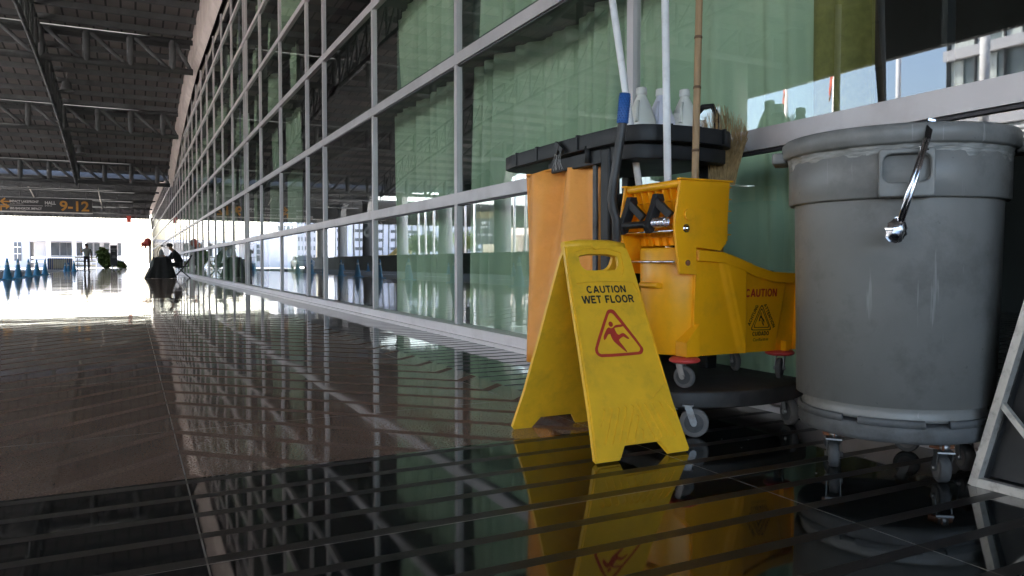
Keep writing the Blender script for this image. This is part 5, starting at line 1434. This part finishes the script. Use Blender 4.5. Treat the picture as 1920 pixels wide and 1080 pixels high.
# liner turned over under the rim, wrinkled
vs = []; fs = []; n = 240; prof = [(0.2915, 0.874), (0.284, 0.852), (0.281, 0.842), (0.279, 0.828)]
for k, (r, z) in enumerate(prof):
    for j in range(n):
        a = 2 * PI * j / n
        wv = 0.0018 * math.sin(a * 31 + k) + 0.0012 * math.sin(a * 57 + 2 * k) + 0.002 * math.sin(a * 13)
        dz = 0.007 * math.sin(a * 2 + 0.6) + 0.003 * math.sin(a * 7) if k == 3 else 0
        vs.append((CX + (r + wv * (k > 0) - 0.004) * math.cos(a), CY + (r + wv * (k > 0) - 0.004) * math.sin(a), z + dz))
for k in range(3):
    for j in range(n): fs.append((k * n + j, (k + 1) * n + j, (k + 1) * n + (j + 1) % n, k * n + (j + 1) % n))
MB().add(vs, fs, True).build('liner', 'liner', bn)
# moulded grip facing the camera: pocket plate standing off the skirt
def grip(angle, name):
    er = Vector((math.cos(angle), math.sin(angle), 0)); et = Vector((-er.y, er.x, 0))
    b = MB()
    P = frame_m((CX + er.x * 0.283, CY + er.y * 0.283, 0.785), et, (0, 0, 1))
    outl = rrect(-0.062, 0.062, -0.058, 0.060, 0.008); hol = rrect(-0.052, 0.052, -0.022, 0.047, 0.020)
    b.merge(curve_mesh([outl, hol], 0.026, 0.004), P)
    b.merge(curve_mesh([rrect(-0.060, 0.060, -0.056, 0.058, 0.008)], 0.010), P @ Matrix.Translation((0, 0, -0.017)))
    b.build(name, 'can_grey', bn)
aim = math.atan2(-CY, -CX) + 0.03
grip(aim + 0.06, 'grip')
# side ears of the rim
for a in (aim - math.radians(88), aim + math.radians(88)):
    er = Vector((math.cos(a), math.sin(a), 0)); et = Vector((-er.y, er.x, 0))
    P = frame_m((CX + er.x * 0.300, CY + er.y * 0.300, 0.866), et, er)
    MB().merge(curve_mesh([rrect(-0.055, 0.055, -0.02, 0.022, 0.014)], 0.032, 0.006), P).build('ear', 'can_grey', bn, bevel=0.0)
# dolly
dl = thing('bin_dolly', 'scuffed grey round dolly with rusty casters under the waste bin', 'dolly', (CX, CY, 0))
b = MB().lathe([(0.0, 0.106), (0.225, 0.106), (0.238, 0.110), (0.243, 0.120), (0.243, 0.142), (0.240, 0.152), (0.236, 0.154), (0.0, 0.1555)], (CX, CY), 96)
b.build('platform', 'dolly_grey', dl)
vs = []; fs = []
lip = MB()
for a0, a1 in ((aim - 2.6, aim - 0.52), (aim - 0.35, aim + 0.30), (aim + 0.55, aim + 2.4)):
    lip.lathe([(0.236, 0.150), (0.2445, 0.150), (0.2445, 0.166), (0.240, 0.170), (0.2375, 0.168), (0.236, 0.150)], (CX, CY), 40, a0=a0, a1=a1)
lip.build('lip', 'dolly_grey', dl)
ca = [aim + math.radians(d_) for d_ in (-52, 20, 92, 164, 236)]
for k, a in enumerate(ca):
    x, y = CX + 0.185 * math.cos(a), CY + 0.185 * math.sin(a)
    if k == 0: x, y = 1.738, 1.455
    if k == 1: x, y = 1.862, 1.225
    fk = MB(); wh = MB(); hb_ = MB(); caster(wh, fk, x, y, 0, 0.036, 0.106, [math.atan2(-y, -x), math.atan2(-y, -x) + 0.35, 1.0, 2.0, 0.3][k], 0.026, hb_)
    pl = MB().box(x - 0.022, x + 0.022, y - 0.020, y + 0.020, 0.088, 0.105)
    c = fk.build('caster', 'zinc', dl); wh.build('wheel', 'tyre_dark', c); hb_.build('hub', 'tyre_grey', c); pl.build('plate', 'rust', c)

# tongs hooked over the rim
ta, tb, tc_ = at(1745, 226, 1.825), at(1737, 262, 1.795), at(1686, 424, 1.808)
t = thing('kitchen_tongs', 'stainless steel tongs with scalloped tips hanging from the bin rim', 'tongs', tc_)
d = (tc_ - tb).normalized(); fr_n = -F_; sd_ = d.cross(fr_n).normalized()
b = MB()
b.bar(ta, tb, 0.017, 0.005, up=fr_n)
for s in (-1, 1):
    o_ = sd_ * s * 0.0042
    b.tube([tb + o_ * 0.8 - d * 0.003, tb.lerp(tc_, 0.5) + o_, tc_ + o_ * 1.0], [0.0052, 0.0050, 0.0046], 10)
b.build('arm', 'chrome', t)
b = MB().tube([tb + d * 0.02 - sd_ * 0.012, tb + d * 0.02 + sd_ * 0.012], 0.002, 8).bar(ta + sd_ * -0.009, ta + sd_ * 0.009, 0.006, 0.012, up=fr_n)
b.build('ring', 'chrome', t)
b = MB()
vs = []; fs = []; nr, na = 9, 22
for i in range(nr + 1):
    f = i / nr
    w_ = 0.006 + 0.019 * math.sin(PI * min(1, f * 0.86 + 0.05))
    for j in range(na + 1):
        g = -1 + 2 * j / na
        sc = 1 + 0.16 * math.cos(i * 2.4) * (abs(g) > 0.6) + 0.05 * math.sin(i * 2)
        bowl = 0.012 * (1 - g * g) * math.sin(PI * f) + 0.002 * math.cos(i * 2.9)
        vs.append(tc_ - d * 0.022 + d * (0.062 * f) + sd_ * (w_ * g * sc) - fr_n * (0.004 - bowl))
for i in range(nr):
    for j in range(na): fs.append((i * (na + 1) + j, i * (na + 1) + j + 1, (i + 1) * (na + 1) + j + 1, (i + 1) * (na + 1) + j))
b.add(vs, fs, True); b.add([v - fr_n * 0.005 for v in vs], [f[::-1] for f in fs], True)
b.build('tip', 'chrome', t)

# ================================================================== A-FRAME STAND AT THE RIGHT EDGE
t = thing('metal_stand', 'pale worn metal stand with slanted leg and brace around black boards', 'stand', (1.915, 0.95, 0))
SXs = 1.912
def tri_side(x):
    b = MB()
    b.bar((x, 1.163, 0.011), (x, 0.55, 0.011), 0.022, 0.022)
    b.bar((x, 1.170, 0.0), (x, 0.905, 1.0), 0.020, 0.024, up=(1, 0, 0))
    b.bar((x, 0.56, 0.0), (x, 0.885, 1.0), 0.020, 0.024, up=(1, 0, 0))
    b.bar((x, 1.108, 0.222), (x, 0.93, 0.02), 0.014, 0.014)
    return b
tri_side(SXs).build('side_frame', 'stand_metal', t)
tri_side(2.18).build('side_frame', 'stand_metal', t)
b = MB().prism([(1.158, 0.02), (1.15, 0.02), (0.895, 0.99), (0.903, 0.99)], lambda u, v: (SXs + 0.012, u, v), lambda u, v: (2.169, u, v))
b.prism([(0.57, 0.02), (0.578, 0.02), (0.893, 0.99), (0.885, 0.99)], lambda u, v: (SXs + 0.012, u, v), lambda u, v: (2.169, u, v))
b.build('board', 'stand_board', t)
MB().box(SXs + 0.012, 2.169, 0.56, 1.14, 0.012, 0.018).build('base_sheet', 'stand_board', t)
MB().prism([(1.15, 0.024), (0.57, 0.024), (0.89, 0.98)], lambda u, v: (SXs + 0.030, u, v), lambda u, v: (SXs + 0.034, u, v)).build('side_board', 'stand_board', t)
# specks of litter on the black granite
b = MB(); rr = random.Random(4)
for (px, py) in ((1353, 824), (1403, 825), (1622, 859), (1500, 822), (1530, 888), (1390, 840)):
    d_ = CAMH * 1414 / (py - 493); p = at(px, py, d_)
    b.add([(p.x - .003, p.y, 0.0015), (p.x, p.y - .003, 0.0015), (p.x + .005, p.y, 0.002), (p.x, p.y + .003, 0.0015)], [(0, 1, 2, 3)])
tag(b.build('litter_specks', 'thread', None, (1.8, 1.6, 0)), 'tiny pale crumbs scattered on the black floor under the cart', 'crumbs', None, 'stuff')
